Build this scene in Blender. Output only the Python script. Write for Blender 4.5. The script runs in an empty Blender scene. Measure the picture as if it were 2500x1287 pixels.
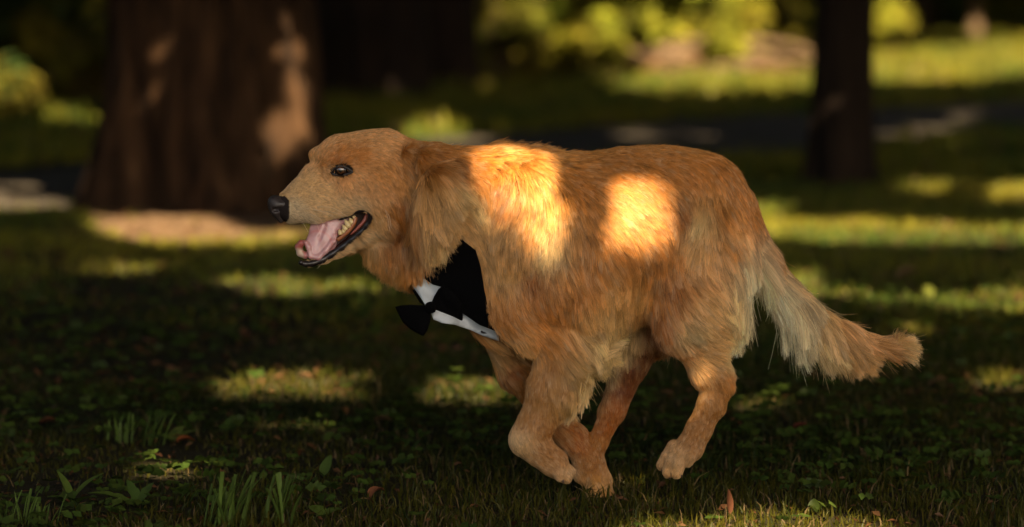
import bpy, math, random
import numpy as np
from mathutils import Vector, Matrix, kdtree
from mathutils.geometry import delaunay_2d_cdt

rng = np.random.default_rng(7)
random.seed(7)
sc = bpy.context.scene
COL = sc.collection
PI = math.pi

# ------------------------------------------------------------------ camera, sky, sun, exposure
F_PX = 9375.0                      # focal length in pixels of the 2500 px wide photograph
CAM_Y, CAM_Z = -6.7, 0.985
PITCH = math.atan((643.5 + 150) / F_PX)
cam_d = bpy.data.cameras.new('camera')
cam = bpy.data.objects.new('camera', cam_d)
COL.objects.link(cam)
cam.location = (0, CAM_Y, CAM_Z)
cam.rotation_euler = (PI / 2 - PITCH, 0, 0)
cam_d.sensor_width = 36
cam_d.lens = 36 * F_PX / 2500
cam_d.clip_end = 600
cam_d.dof.use_dof = True
cam_d.dof.focus_distance = 6.62
cam_d.dof.aperture_fstop = 2.8
sc.camera = cam

SUN_EL = math.radians(36)
SUN_AZ = math.radians(-20)         # behind the camera, a little to its right
to_sun = Vector((-math.sin(SUN_AZ) * math.cos(SUN_EL), -math.cos(SUN_AZ) * math.cos(SUN_EL), math.sin(SUN_EL)))
sun_d = bpy.data.lights.new('sun', 'SUN')
sun_d.energy = 4.6
sun_d.angle = math.radians(0.5)
sun_d.color = (1.0, 0.80, 0.50)
sun = bpy.data.objects.new('sun', sun_d)
COL.objects.link(sun)
sun.rotation_euler = to_sun.to_track_quat('Z', 'Y').to_euler()
sun.location = (6, -12, 12)

world = bpy.data.worlds.new('World')
sc.world = world
world.use_nodes = True
wn = world.node_tree
wn.nodes.clear()
sky = wn.nodes.new('ShaderNodeTexSky')
sky.sky_type = 'NISHITA'
sky.sun_disc = False
sky.sun_elevation = SUN_EL
sky.sun_rotation = math.atan2(to_sun.x, to_sun.y)
sky.air_density = 1.0
sky.dust_density = 4.0
bg = wn.nodes.new('ShaderNodeBackground')
bg.inputs['Strength'].default_value = 0.052
wo = wn.nodes.new('ShaderNodeOutputWorld')
wn.links.new(sky.outputs[0], bg.inputs['Color'])
wn.links.new(bg.outputs[0], wo.inputs['Surface'])

vs = sc.view_settings
vs.view_transform = 'Standard'
vs.look = 'None'
vs.exposure = 2.45
vs.gamma = 1.0
vs.use_curve_mapping = False
sc.cycles.use_denoising = True
sc.cycles.use_light_tree = False
sc.cycles.max_bounces = 6
sc.cycles.transparent_max_bounces = 6
sc.cycles.caustics_reflective = False
sc.cycles.caustics_refractive = False
sc.cycles.sample_clamp_indirect = 3.0
sc.cycles_curves.shape = 'RIBBONS'

# ------------------------------------------------------------------ pixel <-> place helpers
CA, SA = math.cos(PITCH), math.sin(PITCH)


def W(px, py, Y):
    """point on the vertical plane y = Y seen at photo pixel (px, py)"""
    u = (np.asarray(px, float) - 1250) / F_PX
    v = (643.5 - np.asarray(py, float)) / F_PX
    dy = CA + v * SA
    dz = -SA + v * CA
    t = (Y - CAM_Y) / dy
    return np.stack(np.broadcast_arrays(u * t, np.asarray(Y, float) + 0 * t, CAM_Z + dz * t), -1)


def G(px, py, z=0.0):
    """point on the ground seen at photo pixel"""
    u = (np.asarray(px, float) - 1250) / F_PX
    v = (643.5 - np.asarray(py, float)) / F_PX
    dy = CA + v * SA
    dz = -SA + v * CA
    t = (z - CAM_Z) / dz
    return np.stack(np.broadcast_arrays(u * t, CAM_Y + dy * t, z + 0 * t), -1)


def PX(p):
    """photo pixel of a place"""
    p = np.asarray(p, float)
    x, y, z = p[..., 0], p[..., 1] - CAM_Y, p[..., 2] - CAM_Z
    f = y * CA - z * SA
    up = y * SA + z * CA
    return 1250 + F_PX * x / f, 643.5 - F_PX * up / f


def inside(poly, x, y):
    """points inside a polygon, vectorised"""
    poly = np.asarray(poly, float)
    r = np.zeros(np.shape(x), bool)
    n = len(poly)
    for i in range(n):
        x0, y0 = poly[i]
        x1, y1 = poly[(i + 1) % n]
        c = ((y0 > y) != (y1 > y))
        with np.errstate(divide='ignore', invalid='ignore'):
            xx = (x1 - x0) * (y - y0) / ((y1 - y0) if y1 != y0 else 1e-9) + x0
        r ^= c & (x < xx)
    return r


def poly_sd(poly, x, y):
    """signed distance to a polygon, negative inside"""
    poly = np.asarray(poly, float)
    best = np.full(np.shape(x), 1e9)
    n = len(poly)
    for i in range(n):
        a, b = poly[i], poly[(i + 1) % n]
        e = b - a
        t = np.clip(((x - a[0]) * e[0] + (y - a[1]) * e[1]) / max(e @ e, 1e-12), 0, 1)
        d = np.hypot(x - a[0] - t * e[0], y - a[1] - t * e[1])
        best = np.minimum(best, d)
    return np.where(inside(poly, x, y), -best, best)


def vnoise(p, scale, seed=0):
    """smooth value noise in -1..1 at points p (N,3)"""
    q = np.asarray(p, float) * scale + seed * 17.31
    i = np.floor(q).astype(np.int64)
    f = q - i
    f = f * f * (3 - 2 * f)
    out = 0

    def h(a):
        n = (a[..., 0] * 374761393 + a[..., 1] * 668265263 + a[..., 2] * 2147483647 + seed * 1013) & 0xffffffff
        n = ((n ^ (n >> 13)) * 1274126177) & 0xffffffff
        return ((n ^ (n >> 16)) & 0xffff) / 32767.5 - 1
    for dx in (0, 1):
        for dy in (0, 1):
            for dz in (0, 1):
                w = (f[..., 0] if dx else 1 - f[..., 0]) * (f[..., 1] if dy else 1 - f[..., 1]) * (f[..., 2] if dz else 1 - f[..., 2])
                out = out + w * h(i + np.array([dx, dy, dz]))
    return out


# ------------------------------------------------------------------ object helpers
def tag(o, label=None, cat=None, group=None, kind=None):
    if label: o['label'] = label
    if cat: o['category'] = cat
    if group: o['group'] = group
    if kind: o['kind'] = kind
    return o


def link(o, parent=None):
    COL.objects.link(o)
    if parent is not None:
        o.parent = parent
        o.matrix_parent_inverse = Matrix.Translation(-Vector(parent.location)) if parent.parent is None else Matrix.Translation(-Vector(parent.parent.location)) @ Matrix.Identity(4) if False else parent_inv(parent)
    return o


def parent_inv(p):
    m = p.matrix_basis.copy()
    q = p
    while q.parent is not None:
        m = q.parent.matrix_basis @ q.matrix_parent_inverse @ m if False else (q.parent.matrix_basis @ (q.matrix_parent_inverse @ m))
        q = q.parent
    return m.inverted()


def empty(name, loc, label=None, cat=None, group=None):
    o = bpy.data.objects.new(name, None)
    COL.objects.link(o)
    o.location = loc
    o.empty_display_size = 0.1
    return tag(o, label, cat, group)


def mesh_np(name, verts, faces, mat=None, parent=None, smooth=True, cols=None):
    """faces: (N,k) int array or list of such arrays"""
    me = bpy.data.meshes.new(name)
    verts = np.asarray(verts, np.float32)
    fl = faces if isinstance(faces, list) and len(faces) and hasattr(faces[0], 'shape') and faces[0].ndim == 2 else None
    if fl is None:
        if isinstance(faces, np.ndarray):
            fl = [faces]
    if fl is not None:
        me.vertices.add(len(verts))
        me.vertices.foreach_set('co', verts.ravel())
        tot = sum(f.size for f in fl)
        me.loops.add(tot)
        me.loops.foreach_set('vertex_index', np.concatenate([f.ravel() for f in fl]).astype(np.int32))
        st, o = [], 0
        for f in fl:
            st.append(o + np.arange(len(f)) * f.shape[1])
            o += f.size
        st = np.concatenate(st).astype(np.int32)
        me.polygons.add(len(st))
        me.polygons.foreach_set('loop_start', st)
        me.polygons.foreach_set('use_smooth', np.full(len(st), smooth))
        me.update(calc_edges=True)
    else:
        me.from_pydata(verts.tolist(), [], faces)
        me.polygons.foreach_set('use_smooth', np.full(len(me.polygons), smooth))
        me.update()
    if cols is not None:
        a = me.attributes.new('col', 'FLOAT_COLOR', 'POINT')
        c = np.ones((len(verts), 4), np.float32)
        c[:, :3] = cols
        a.data.foreach_set('color', c.ravel())
    if mat: me.materials.append(mat)
    o = bpy.data.objects.new(name, me)
    return link(o, parent)


def tube(name, pts, radii, mat, parent=None, seg=10, cap=True, closed=False):
    pts = np.asarray(pts, float)
    n = len(pts)
    radii = np.broadcast_to(np.asarray(radii, float), (n,))
    tan = np.gradient(pts, axis=0)
    tan /= np.linalg.norm(tan, axis=1)[:, None] + 1e-12
    up = np.array([0.1, 0.2, 1.0]) if abs(tan[0][2]) < 0.8 else np.array([1.0, 0.1, 0])
    V = []
    for i in range(n):
        a = np.cross(tan[i], up); a /= np.linalg.norm(a)
        b = np.cross(tan[i], a)
        up = -np.cross(tan[i], a) if False else up
        th = np.arange(seg) / seg * 2 * PI
        V.append(pts[i] + radii[i] * (np.cos(th)[:, None] * a + np.sin(th)[:, None] * b))
    V = np.concatenate(V)
    Fq = []
    for i in range(n - 1):
        for j in range(seg):
            Fq.append((i * seg + j, i * seg + (j + 1) % seg, (i + 1) * seg + (j + 1) % seg, (i + 1) * seg + j))
    Fc = [tuple(range(seg))[::-1], tuple((n - 1) * seg + j for j in range(seg))] if cap else []
    return mesh_np(name, V, [tuple(f) for f in Fq] + Fc, mat, parent)


def spline(pts, n):
    """Catmull-Rom through points"""
    P = np.asarray(pts, float)
    P = np.vstack([2 * P[0] - P[1], P, 2 * P[-1] - P[-2]])
    t = np.linspace(0, len(P) - 3 - 1e-6, n)
    i = t.astype(int)
    f = (t - i)[:, None]
    a, b, c, d = P[i], P[i + 1], P[i + 2], P[i + 3]
    return 0.5 * (2 * b + (c - a) * f + (2 * a - 5 * b + 4 * c - d) * f ** 2 + (3 * b - a - 3 * c + d) * f ** 3)


# ------------------------------------------------------------------ materials
def new_mat(name):
    m = bpy.data.materials.new(name)
    m.use_nodes = True
    return m, m.node_tree, m.node_tree.nodes['Principled BSDF']


def mat_noise(name, c1, c2, scale=20, rough=0.8, bump=0.0, detail=4, spec=0.3, c3=None, stretch=None, bscale=None):
    m, nt, b = new_mat(name)
    tc = nt.nodes.new('ShaderNodeTexCoord')
    src = tc.outputs['Object']
    if stretch:
        mp = nt.nodes.new('ShaderNodeMapping'); mp.inputs['Scale'].default_value = stretch
        nt.links.new(src, mp.inputs[0]); src = mp.outputs[0]
    n = nt.nodes.new('ShaderNodeTexNoise')
    n.inputs['Scale'].default_value = scale
    n.inputs['Detail'].default_value = detail
    nt.links.new(src, n.inputs['Vector'])
    r = nt.nodes.new('ShaderNodeValToRGB')
    r.color_ramp.elements[0].position = 0.32
    r.color_ramp.elements[0].color = (*c1, 1)
    r.color_ramp.elements[1].position = 0.68
    r.color_ramp.elements[1].color = (*c2, 1)
    if c3:
        e = r.color_ramp.elements.new(0.82); e.color = (*c3, 1)
    nt.links.new(n.outputs[0], r.inputs[0])
    nt.links.new(r.outputs[0], b.inputs['Base Color'])
    b.inputs['Roughness'].default_value = rough
    b.inputs['Specular IOR Level'].default_value = spec
    if bump:
        n2 = nt.nodes.new('ShaderNodeTexNoise')
        n2.inputs['Scale'].default_value = bscale or scale * 3
        n2.inputs['Detail'].default_value = 4
        nt.links.new(src, n2.inputs['Vector'])
        bp = nt.nodes.new('ShaderNodeBump')
        bp.inputs['Strength'].default_value = bump
        bp.inputs['Distance'].default_value = 0.02
        nt.links.new(n2.outputs[0], bp.inputs['Height'])
        nt.links.new(bp.outputs[0], b.inputs['Normal'])
    return m


def mat_leaf(name, attr='col', trans=0.4, rough=0.55):
    """thin leaf or blade: diffuse + translucent, colour from each leaf's own attribute"""
    m, nt, b = new_mat(name)
    a = nt.nodes.new('ShaderNodeAttribute'); a.attribute_name = attr
    b.inputs['Roughness'].default_value = rough
    b.inputs['Specular IOR Level'].default_value = 0.12
    nt.links.new(a.outputs['Color'], b.inputs['Base Color'])
    t = nt.nodes.new('ShaderNodeBsdfTranslucent')
    nt.links.new(a.outputs['Color'], t.inputs['Color'])
    mx = nt.nodes.new('ShaderNodeMixShader'); mx.inputs[0].default_value = trans
    nt.links.new(b.outputs[0], mx.inputs[1]); nt.links.new(t.outputs[0], mx.inputs[2])
    nt.links.new(mx.outputs[0], nt.nodes['Material Output'].inputs['Surface'])
    return m


def mat_plain(name, c, rough=0.5, spec=0.5, coat=0.0, sss=0.0):
    m, nt, b = new_mat(name)
    n = nt.nodes.new('ShaderNodeTexNoise'); n.inputs['Scale'].default_value = 90; n.inputs['Detail'].default_value = 3
    tc = nt.nodes.new('ShaderNodeTexCoord'); nt.links.new(tc.outputs['Object'], n.inputs['Vector'])
    mx = nt.nodes.new('ShaderNodeMix'); mx.data_type = 'RGBA'
    mx.inputs['A'].default_value = (*[x * 0.75 for x in c], 1)
    mx.inputs['B'].default_value = (*[min(1, x * 1.2) for x in c], 1)
    nt.links.new(n.outputs[0], mx.inputs['Factor'])
    nt.links.new(mx.outputs['Result'], b.inputs['Base Color'])
    b.inputs['Roughness'].default_value = rough
    b.inputs['Specular IOR Level'].default_value = spec
    b.inputs['Coat Weight'].default_value = coat
    b.inputs['Coat Roughness'].default_value = 0.15
    if sss:
        b.inputs['Subsurface Weight'].default_value = sss
        b.inputs['Subsurface Radius'].default_value = (0.01, 0.004, 0.003)
        b.inputs['Subsurface Scale'].default_value = 0.5
    return m


# ================================================================== THE PARK
# path: runs from near left to far right behind the trees
PATH_C = [(-14.0, 4.2), (-6.0, 6.7), (-1.9, 8.35), (0.7, 12.0), (2.5, 14.4), (5.5, 17.2), (14.0, 23.0)]


def path_dist(x, y):
    best = np.full(np.shape(x), 1e9)
    P = np.array(PATH_C)
    for a, b in zip(P[:-1], P[1:]):
        e = b - a
        t = np.clip(((x - a[0]) * e[0] + (y - a[1]) * e[1]) / (e @ e), 0, 1)
        best = np.minimum(best, np.hypot(x - a[0] - t * e[0], y - a[1] - t * e[1]))
    return best


M_SOIL = mat_noise('soil_and_thatch', (.012, .009, .005), (.028, .024, .009), 3.5, 0.95, 0.8, 8, 0.1, c3=(.06, .038, .02), bscale=60)
ground = mesh_np('ground', [(-120, -60, 0), (120, -60, 0), (120, 260, 0), (-120, 260, 0)], [(0, 1, 2, 3)], M_SOIL)
tag(ground, kind='structure')
M_PATH = mat_noise('path_gravel', (.040, .034, .027), (.085, .068, .052), 14, 0.95, 0.6, 6, 0.1, bscale=90)
pc = spline(np.array([(x, y, 0) for x, y in PATH_C]), 90)
tn = np.gradient(pc, axis=0); tn /= np.linalg.norm(tn, axis=1)[:, None]
sd_ = np.stack([-tn[:, 1], tn[:, 0], 0 * tn[:, 0]], 1)
wob = 0.10 * np.sin(np.arange(90) * 1.7) + 0.06 * np.sin(np.arange(90) * 3.1)
L_ = pc + sd_ * (0.95 + wob)[:, None]; R_ = pc - sd_ * (0.95 - wob)[:, None]
V_ = np.concatenate([L_, R_]); V_[:, 2] = 0.006
path = mesh_np('path', V_, np.array([(i, i + 1, 90 + i + 1, 90 + i) for i in range(89)])[:, ::-1], M_PATH)
tag(path, kind='structure')

EARTH = [(215, 520), (300, 492), (470, 500), (640, 512), (800, 530), (860, 556), (760, 578), (640, 588), (480, 590), (330, 584), (240, 560)]
M_EARTH = mat_noise('bare_earth', (.07, .040, .022), (.20, .125, .072), 9, 0.95, 0.9, 8, 0.1, bscale=50)
eq = []
for (x0, y0), (x1, y1) in zip(EARTH, EARTH[1:] + EARTH[:1]):
    for t_ in range(5):
        eq.append((x0 + (x1 - x0) * t_ / 5 + rng.normal(0, 6), y0 + (y1 - y0) * t_ / 5 + rng.normal(0, 2.2)))
eg = G([p[0] for p in eq], [p[1] for p in eq], 0.004)
earth = mesh_np('bare_earth', np.vstack([eg, eg.mean(0)]), np.array([(i, (i + 1) % len(eg), len(eg)) for i in range(len(eg))])[:, ::-1], M_EARTH)
tag(earth, kind='structure')

# ---- trunks
M_BARK = mat_noise('bark', (.009, .0045, .0025), (.062, .031, .014), 6, 0.9, 1.0, 8, 0.15, c3=(.17, .095, .045), stretch=(3, 3, .6), bscale=14)
M_BARK2 = mat_noise('bark_dark', (.008, .005, .0035), (.028, .017, .011), 6, 0.9, 1.0, 8, 0.15, stretch=(3, 3, .6), bscale=14)
M_BARK3 = mat_noise('bark_pale', (.07, .045, .028), (.20, .13, .075), 8, 0.9, 0.8, 6, 0.15, stretch=(3, 3, .8), bscale=20)


def trunk_mesh(parent, r, h, flare, mat, lean=(0, 0), seg=72, rings=70, seed=0, furrow=0.05, nbut=5, limbs=4, spread=1.6):
    z = np.concatenate([np.linspace(0, 1.3, rings - 14), np.linspace(1.45, h, 14)])
    th = np.arange(seg) / seg * 2 * PI
    TH, Z = np.meshgrid(th, z)
    q = np.stack([np.cos(TH) * 2.2, np.sin(TH) * 2.2, Z * 0.55], -1).reshape(-1, 3)
    fur = vnoise(q, 3.2 / 2.2 * 2, seed + 1).reshape(Z.shape) * furrow + vnoise(q, 7, seed + 2).reshape(Z.shape) * furrow * .45
    but = flare * np.exp(-Z / (0.22 + r * .35)) * (0.55 + 0.45 * np.cos(nbut * TH + seed + 0.6 * np.sin(TH * 2 + seed)))
    taper = 1 - 0.35 * Z / h
    rad = r * (taper + fur + 0.35 * but * 1.0) + 0
    X = rad * np.cos(TH) + lean[0] * Z + 0.02 * r * np.sin(Z * 3 + seed)
    Y = rad * np.sin(TH) + lean[1] * Z
    Zz = Z - 0.04
    V = np.stack([X, Y, Zz], -1).reshape(-1, 3)
    n = len(z)
    i, j = np.meshgrid(np.arange(n - 1), np.arange(seg), indexing='ij')
    i = i.ravel(); j = j.ravel()
    Fq = np.stack([i * seg + j, i * seg + (j + 1) % seg, (i + 1) * seg + (j + 1) % seg, (i + 1) * seg + j], 1)
    Vs, Fs, off = [V], [Fq], len(V)
    rr = np.random.default_rng(seed + 50)
    for k in range(limbs):
        a = rr.random() * 2 * PI
        p0 = np.array([lean[0] * h * .9, lean[1] * h * .9, h * (0.72 + .25 * k / max(limbs, 1))])
        p1 = p0 + np.array([math.cos(a) * spread * .5, math.sin(a) * spread * .5, 0.7])
        p2 = p0 + np.array([math.cos(a) * spread, math.sin(a) * spread, 1.5])
        c = spline([p0, p1, p2], 8)
        rads = np.linspace(r * .35, r * .08, 8)
        s8 = np.arange(8) / 8 * 2 * PI
        VV = np.concatenate([c[m] + rads[m] * np.stack([np.cos(s8) * math.sin(a), -np.cos(s8) * math.cos(a), np.sin(s8)], 1) for m in range(8)])
        FF = np.array([(m * 8 + q_, m * 8 + (q_ + 1) % 8, (m + 1) * 8 + (q_ + 1) % 8, (m + 1) * 8 + q_) for m in range(7) for q_ in range(8)]) + off
        Vs.append(VV); Fs.append(FF); off += len(VV)
    loc = np.array(parent.location)
    return mesh_np('trunk', np.concatenate(Vs) + loc, np.concatenate(Fs), mat, parent)


TREES = []


def tree(px, py, r, h, flare, mat, label, group=None, loc=None, **kw):
    p = G(px, py) if loc is None else np.array([loc[0], loc[1], 0.0])
    t = empty('tree', (float(p[0]), float(p[1]), 0), label, 'tree', group)
    trunk_mesh(t, r, h, flare, mat, seed=len(TREES) * 3 + 1, **kw)
    TREES.append((t, float(p[0]) + kw.get('lean', (0, 0))[0] * h, float(p[1]), h))
    return t


tree(520, 505, 0.345, 5.0, 1.7, M_BARK, 'massive old trunk with furrowed sun-flecked bark and flared roots behind the dog\'s head', furrow=0.17, seg=150)
tree(2062, 452, 0.118, 5.2, 1.6, M_BARK2, 'slim dark trunk with one slanting fleck of sun, standing beyond the dog\'s rump', furrow=0.05, lean=(-0.004, 0))
tree(905, 245, 0.34, 5.4, 0.5, M_BARK2, 'broad black trunk in deep shade just right of the massive trunk', furrow=0.08)
tree(1085, 215, 0.23, 5.6, 0.9, M_BARK2, 'dark trunk right beside the sunlit undergrowth, above the dog\'s neck', furrow=0.08)
tree(1818, 142, 0.052, 5.5, 0.4, M_BARK3, 'thin pale upright sapling trunk rising from the sunlit brush heap', furrow=0.04, seg=24, limbs=3)
tree(1668, 150, 0.045, 5.5, 0.4, M_BARK3, 'thin pale sapling leaning to the left over the bushes', lean=(-0.20, 0.0), furrow=0.04, seg=24, limbs=3)
tree(1886, 150, 0.040, 5.5, 0.4, M_BARK3, 'second thin pale sapling trunk close to the slim dark tree on its left', lean=(0.02, 0), furrow=0.04, seg=24, limbs=3)
tree(1470, 185, 0.03, 5.5, 0.4, M_BARK3, 'thinnest sapling, leaning left above the yellow-green bushes', lean=(-0.12, 0), furrow=0.04, seg=24, limbs=3)
tree(2222, 120, 0.16, 5.6, 0.4, M_BARK2, 'dark trunk between the slim tree and the far sunlit lawn', furrow=0.06, seg=40)
tree(2380, 92, 0.07, 5.6, 0.4, M_BARK3, 'thin brownish trunk at the edge of the far sunlit lawn', furrow=0.04, seg=24)
tree(60, 60, 0.3, 5.6, 0.5, M_BARK2, 'dark trunk deep in the wood behind the shrubs on the left', furrow=0.06, seg=40)
for i, (x, y) in enumerate([(-5.6, -2.6), (4.6, -5.2), (5.2, 3.0), (-5.4, 4.2), (3.4, -12.4), (-7.5, 13), (7.5, 9), (-9.5, -9.5)]):  # unseen trees added to carry the shading foliage
    tree(0, 0, 0.24, 5.0 + 0.1 * i, 0.8, M_BARK2, 'added tree outside the picture that shades the lawn', 'added shade trees outside the picture', loc=(x, y), furrow=0.08, seg=32, rings=40)

# ---- the light through the crowns: gaps cut in unseen foliage to place sun and shade
S = np.array(to_sun)
UU = np.cross([0, 0, 1.0], S); UU /= np.linalg.norm(UU)
VV = np.cross(S, UU)


def uv(p):
    p = np.asarray(p, float)
    return np.stack([p @ UU, p @ VV], -1)


def dens_poly(poly, n=6):
    P = np.array(poly, float)
    out = []
    for a, b in zip(P, np.roll(P, -1, 0)):
        for t in range(n): out.append(a + (b - a) * t / n)
    return np.array(out)


def ell(cx, cy, rx, ry, n=14, rot=0.0):
    a = np.arange(n) / n * 2 * PI
    c, s = math.cos(rot), math.sin(rot)
    return [(cx + rx * math.cos(t) * c - ry * math.sin(t) * s, cy + rx * math.cos(t) * s + ry * math.sin(t) * c) for t in a]


GAPS = []      # (polygon in sun plane, strength, clump noise scale, margin): light on the ground and the bushes
FLECKS = []    # the same for flecks on trunks and on the dog
SHADED = []    # outlines that otherwise stay in shade


def gap_ground(poly, s=1.0, nz=3.0, z=0.03, grow=0.02):
    q = dens_poly(poly)
    GAPS.append((uv(G(q[:, 0], q[:, 1], z)), s, nz, grow))


def fleck(poly, Y, s=1.0, nz=3.0, grow=0.0):
    q = dens_poly(poly)
    FLECKS.append((uv(W(q[:, 0], q[:, 1], Y)), s, nz, grow))


def shaded(poly, Y):
    q = dens_poly(poly)
    SHADED.append(uv(W(q[:, 0], q[:, 1], Y)))


def gap_plane(poly, Y, s=1.0, nz=3.0, grow=0.0):
    q = dens_poly(poly)
    GAPS.append((uv(W(q[:, 0], q[:, 1], Y)), s, nz, grow))


# far lawn and its sunlit strips
gap_ground([(1500, 215), (1620, 150), (1980, 160), (2140, 128), (2520, 96), (2620, 165), (2500, 185), (2140, 205), (1980, 218), (1700, 222)], 1.0)
gap_ground([(1830, 528), (2100, 526), (2520, 545), (2760, 556), (2760, 588), (2500, 582), (2100, 578), (1870, 570)], 1.0, grow=.02)
gap_ground(ell(1100, 322, 105, 19), 1.0)
gap_ground([(-60, 402), (260, 398), (262, 480), (120, 492), (-60, 500)], .62, 3.5)
gap_ground([(245, 500), (430, 480), (640, 560), (600, 584), (380, 582), (240, 556)], .8, 4)
gap_ground([(650, 545), (780, 548), (780, 572), (600, 590)], .7, 4)
gap_ground([(560, 662), (700, 655), (930, 675), (930, 700), (640, 698)], .45, 6)
gap_ground([(850, 722), (1000, 722), (1000, 748), (860, 748)], .55, 4)
gap_ground([(150, 622), (420, 610), (430, 640), (160, 650)], .25, 4)
gap_ground([(560, 905), (700, 885), (900, 900), (940, 935), (860, 952), (560, 945)], .62, 5)
gap_ground([(1030, 925), (1090, 905), (1250, 912), (1250, 955), (1040, 955)], .66, 5)
gap_ground([(560, 1052), (640, 1024), (740, 1018), (850, 1026), (890, 1044), (760, 1052), (640, 1058), (560, 1082), (470, 1092), (480, 1070)], 1.0, 5, grow=.05)
gap_ground([(350, 1105), (470, 1080), (480, 1130), (360, 1135)], .6, 6)
gap_ground([(1560, 1262), (1800, 1240), (1960, 1215), (2160, 1250), (2200, 1330), (1560, 1330)], 1.0, 6)
gap_ground([(1150, 1290), (1500, 1262), (1560, 1275), (1560, 1330), (1150, 1330)], .45, 6)
gap_ground([(1905, 655), (1990, 650), (2000, 685), (1920, 690)], .9, 5)
gap_ground([(1920, 690), (2140, 695), (2140, 715), (1960, 716)], .4, 5)
gap_ground([(2330, 700), (2540, 670), (2540, 745), (2360, 748)], .8, 5)
gap_ground([(2160, 712), (2210, 712), (2210, 736), (2160, 736)], .9, 5)
gap_ground([(2030, 775), (2250, 770), (2260, 805), (2060, 808)], .6, 5)
gap_ground([(2340, 890), (2540, 880), (2540, 935), (2370, 935)], .5, 5)
gap_ground([(1780, 940), (1900, 930), (2000, 960), (1900, 1000), (1790, 985)], .3, 6)
gap_ground([(1820, 492), (1910, 490), (1905, 516), (1830, 516)], .8, 5)
gap_ground([(2150, 298), (2360, 296), (2365, 318), (2150, 318)], .6, 5)
gap_ground([(2340, 262), (2410, 262), (2410, 286), (2340, 286)], .6, 5)
gap_ground([(1510, 304), (1600, 304), (1600, 324), (1510, 324)], .6, 5)
gap_ground([(1660, 310), (1750, 310), (1750, 328), (1660, 328)], .4, 5)
gap_ground([(2230, 436), (2310, 436), (2310, 460), (2230, 460)], .6, 5)
gap_ground([(2400, 440), (2540, 436), (2540, 478), (2420, 478)], .7, 5)
gap_ground([(2200, 322), (2480, 318), (2480, 350), (2260, 350)], .25, 5)
# undergrowth
gap_plane([(1175, 40), (1300, -60), (1600, -60), (1600, 200), (1500, 190), (1340, 120), (1230, 160), (1175, 150)], 19.6, .56, 5.0)
gap_plane([(1450, -60), (1800, -60), (1800, 190), (1450, 185)], 21.2, .54, 5.0)
gap_plane([(1680, -60), (1990, -60), (1990, 170), (1680, 180)], 23.4, .56, 4.5)
gap_plane([(2140, -60), (2260, -60), (2255, 130), (2140, 110)], 26, .35, 1.2)
gap_plane([(2265, -60), (2620, -60), (2620, 110), (2265, 120)], 31, .85, 1.2)
gap_plane([(-80, 30), (330, 20), (330, 200), (200, 230), (90, 190), (-80, 240)], 13.3, .60, 5)
gap_plane([(-80, -40), (330, -40), (330, 120), (-80, 120)], 14.4, .35, 6)
# trunks
fleck([(375, 60), (430, 70), (450, 200), (400, 235), (378, 200)], 7.06, .85, 9)
fleck([(560, -20), (610, -20), (606, 30), (565, 40)], 7.0, .8, 9)
fleck([(585, 100), (624, 110), (622, 180), (590, 185)], 7.0, .6, 9)
fleck([(640, 300), (685, 205), (755, 200), (750, 290), (700, 340), (662, 400), (620, 380)], 7.03, .62, 12)
fleck([(722, -20), (760, -20), (775, 60), (765, 200), (735, 300), (712, 300), (725, 150)], 7.1, 1.0, 8, .02)
fleck([(762, 225), (785, 225), (785, 295), (765, 295)], 7.1, .8, 8)
fleck([(1995, 222), (2085, 168), (2098, 190), (2080, 215), (2004, 250)], 8.5, .95, 9)
fleck(ell(975, 182, 34, 26), 16.3, .9, 6)
fleck(ell(1165, 232, 28, 24), 18.3, .9, 6)
fleck(ell(1020, 200, 26, 18), 16.3, .8, 6)
fleck([(1806, -60), (1834, -60), (1836, 142), (1806, 142)], 24.9, .8, 6)
fleck([(1874, -60), (1902, -60), (1900, 150), (1874, 150)], 23.9, .6, 6)
fleck([(1430, -60), (1460, -60), (1482, 185), (1462, 185)], 20.7, .6, 6)
fleck([(1560, -60), (1620, -60), (1680, 150), (1655, 150)], 24.0, .6, 6)
fleck([(2366, -60), (2396, -60), (2396, 92), (2366, 92)], 31, .7, 6)
# the dog's back, flank, hind leg
DY = -0.13
fleck([(1205, 300), (1335, 290), (1362, 372), (1366, 450), (1352, 535), (1325, 578), (1305, 520), (1270, 450), (1222, 400)], DY, 1.0, 16, .024)
fleck([(1508, 395), (1592, 382), (1606, 430), (1622, 500), (1626, 572), (1560, 594), (1506, 575), (1462, 540), (1458, 495), (1500, 450)], DY, .50, 22, .024)
fleck([(1535, 385), (1600, 380), (1626, 470), (1632, 580), (1560, 605), (1490, 565), (1492, 480)], DY, 1.0, 3, .012)
fleck([(1800, 560), (1850, 570), (1850, 655), (1805, 650)], DY, .7, 9, 0)
fleck([(1672, 915), (1730, 920), (1760, 965), (1700, 985)], DY, 1.0, 9, 0)
fleck([(1600, 1090), (1690, 1085), (1690, 1180), (1600, 1180)], DY, 1.0, 9, .004)
fleck([(935, 350), (1040, 360), (1020, 430), (950, 440)], DY, .5, 12, 0)


shaded([(300, -120), (790, -120), (800, 330), (815, 530), (240, 540), (300, 330)], 7.05)
shaded([(1975, -120), (2145, -120), (2150, 300), (2190, 470), (1930, 470), (1965, 300)], 8.5)
shaded([(815, -120), (1172, -120), (1180, 235), (815, 250)], 16.4)
for yy in (-.12, 0.0, .10):
    shaded([(640, 500), (750, 375), (850, 305), (1000, 300), (1190, 320), (1340, 310), (1400, 345), (1700, 330), (1800, 385), (1870, 520), (1930, 660), (2040, 745), (2260, 810), (2260, 900), (2070, 930), (1820, 900),
            (1790, 1000), (1710, 1190), (1590, 1190), (1650, 1000), (1620, 860), (1530, 1040), (1500, 1230), (1240, 1190), (1220, 900), (1060, 800), (960, 820), (850, 680), (740, 660), (715, 600)], yy)


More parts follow.
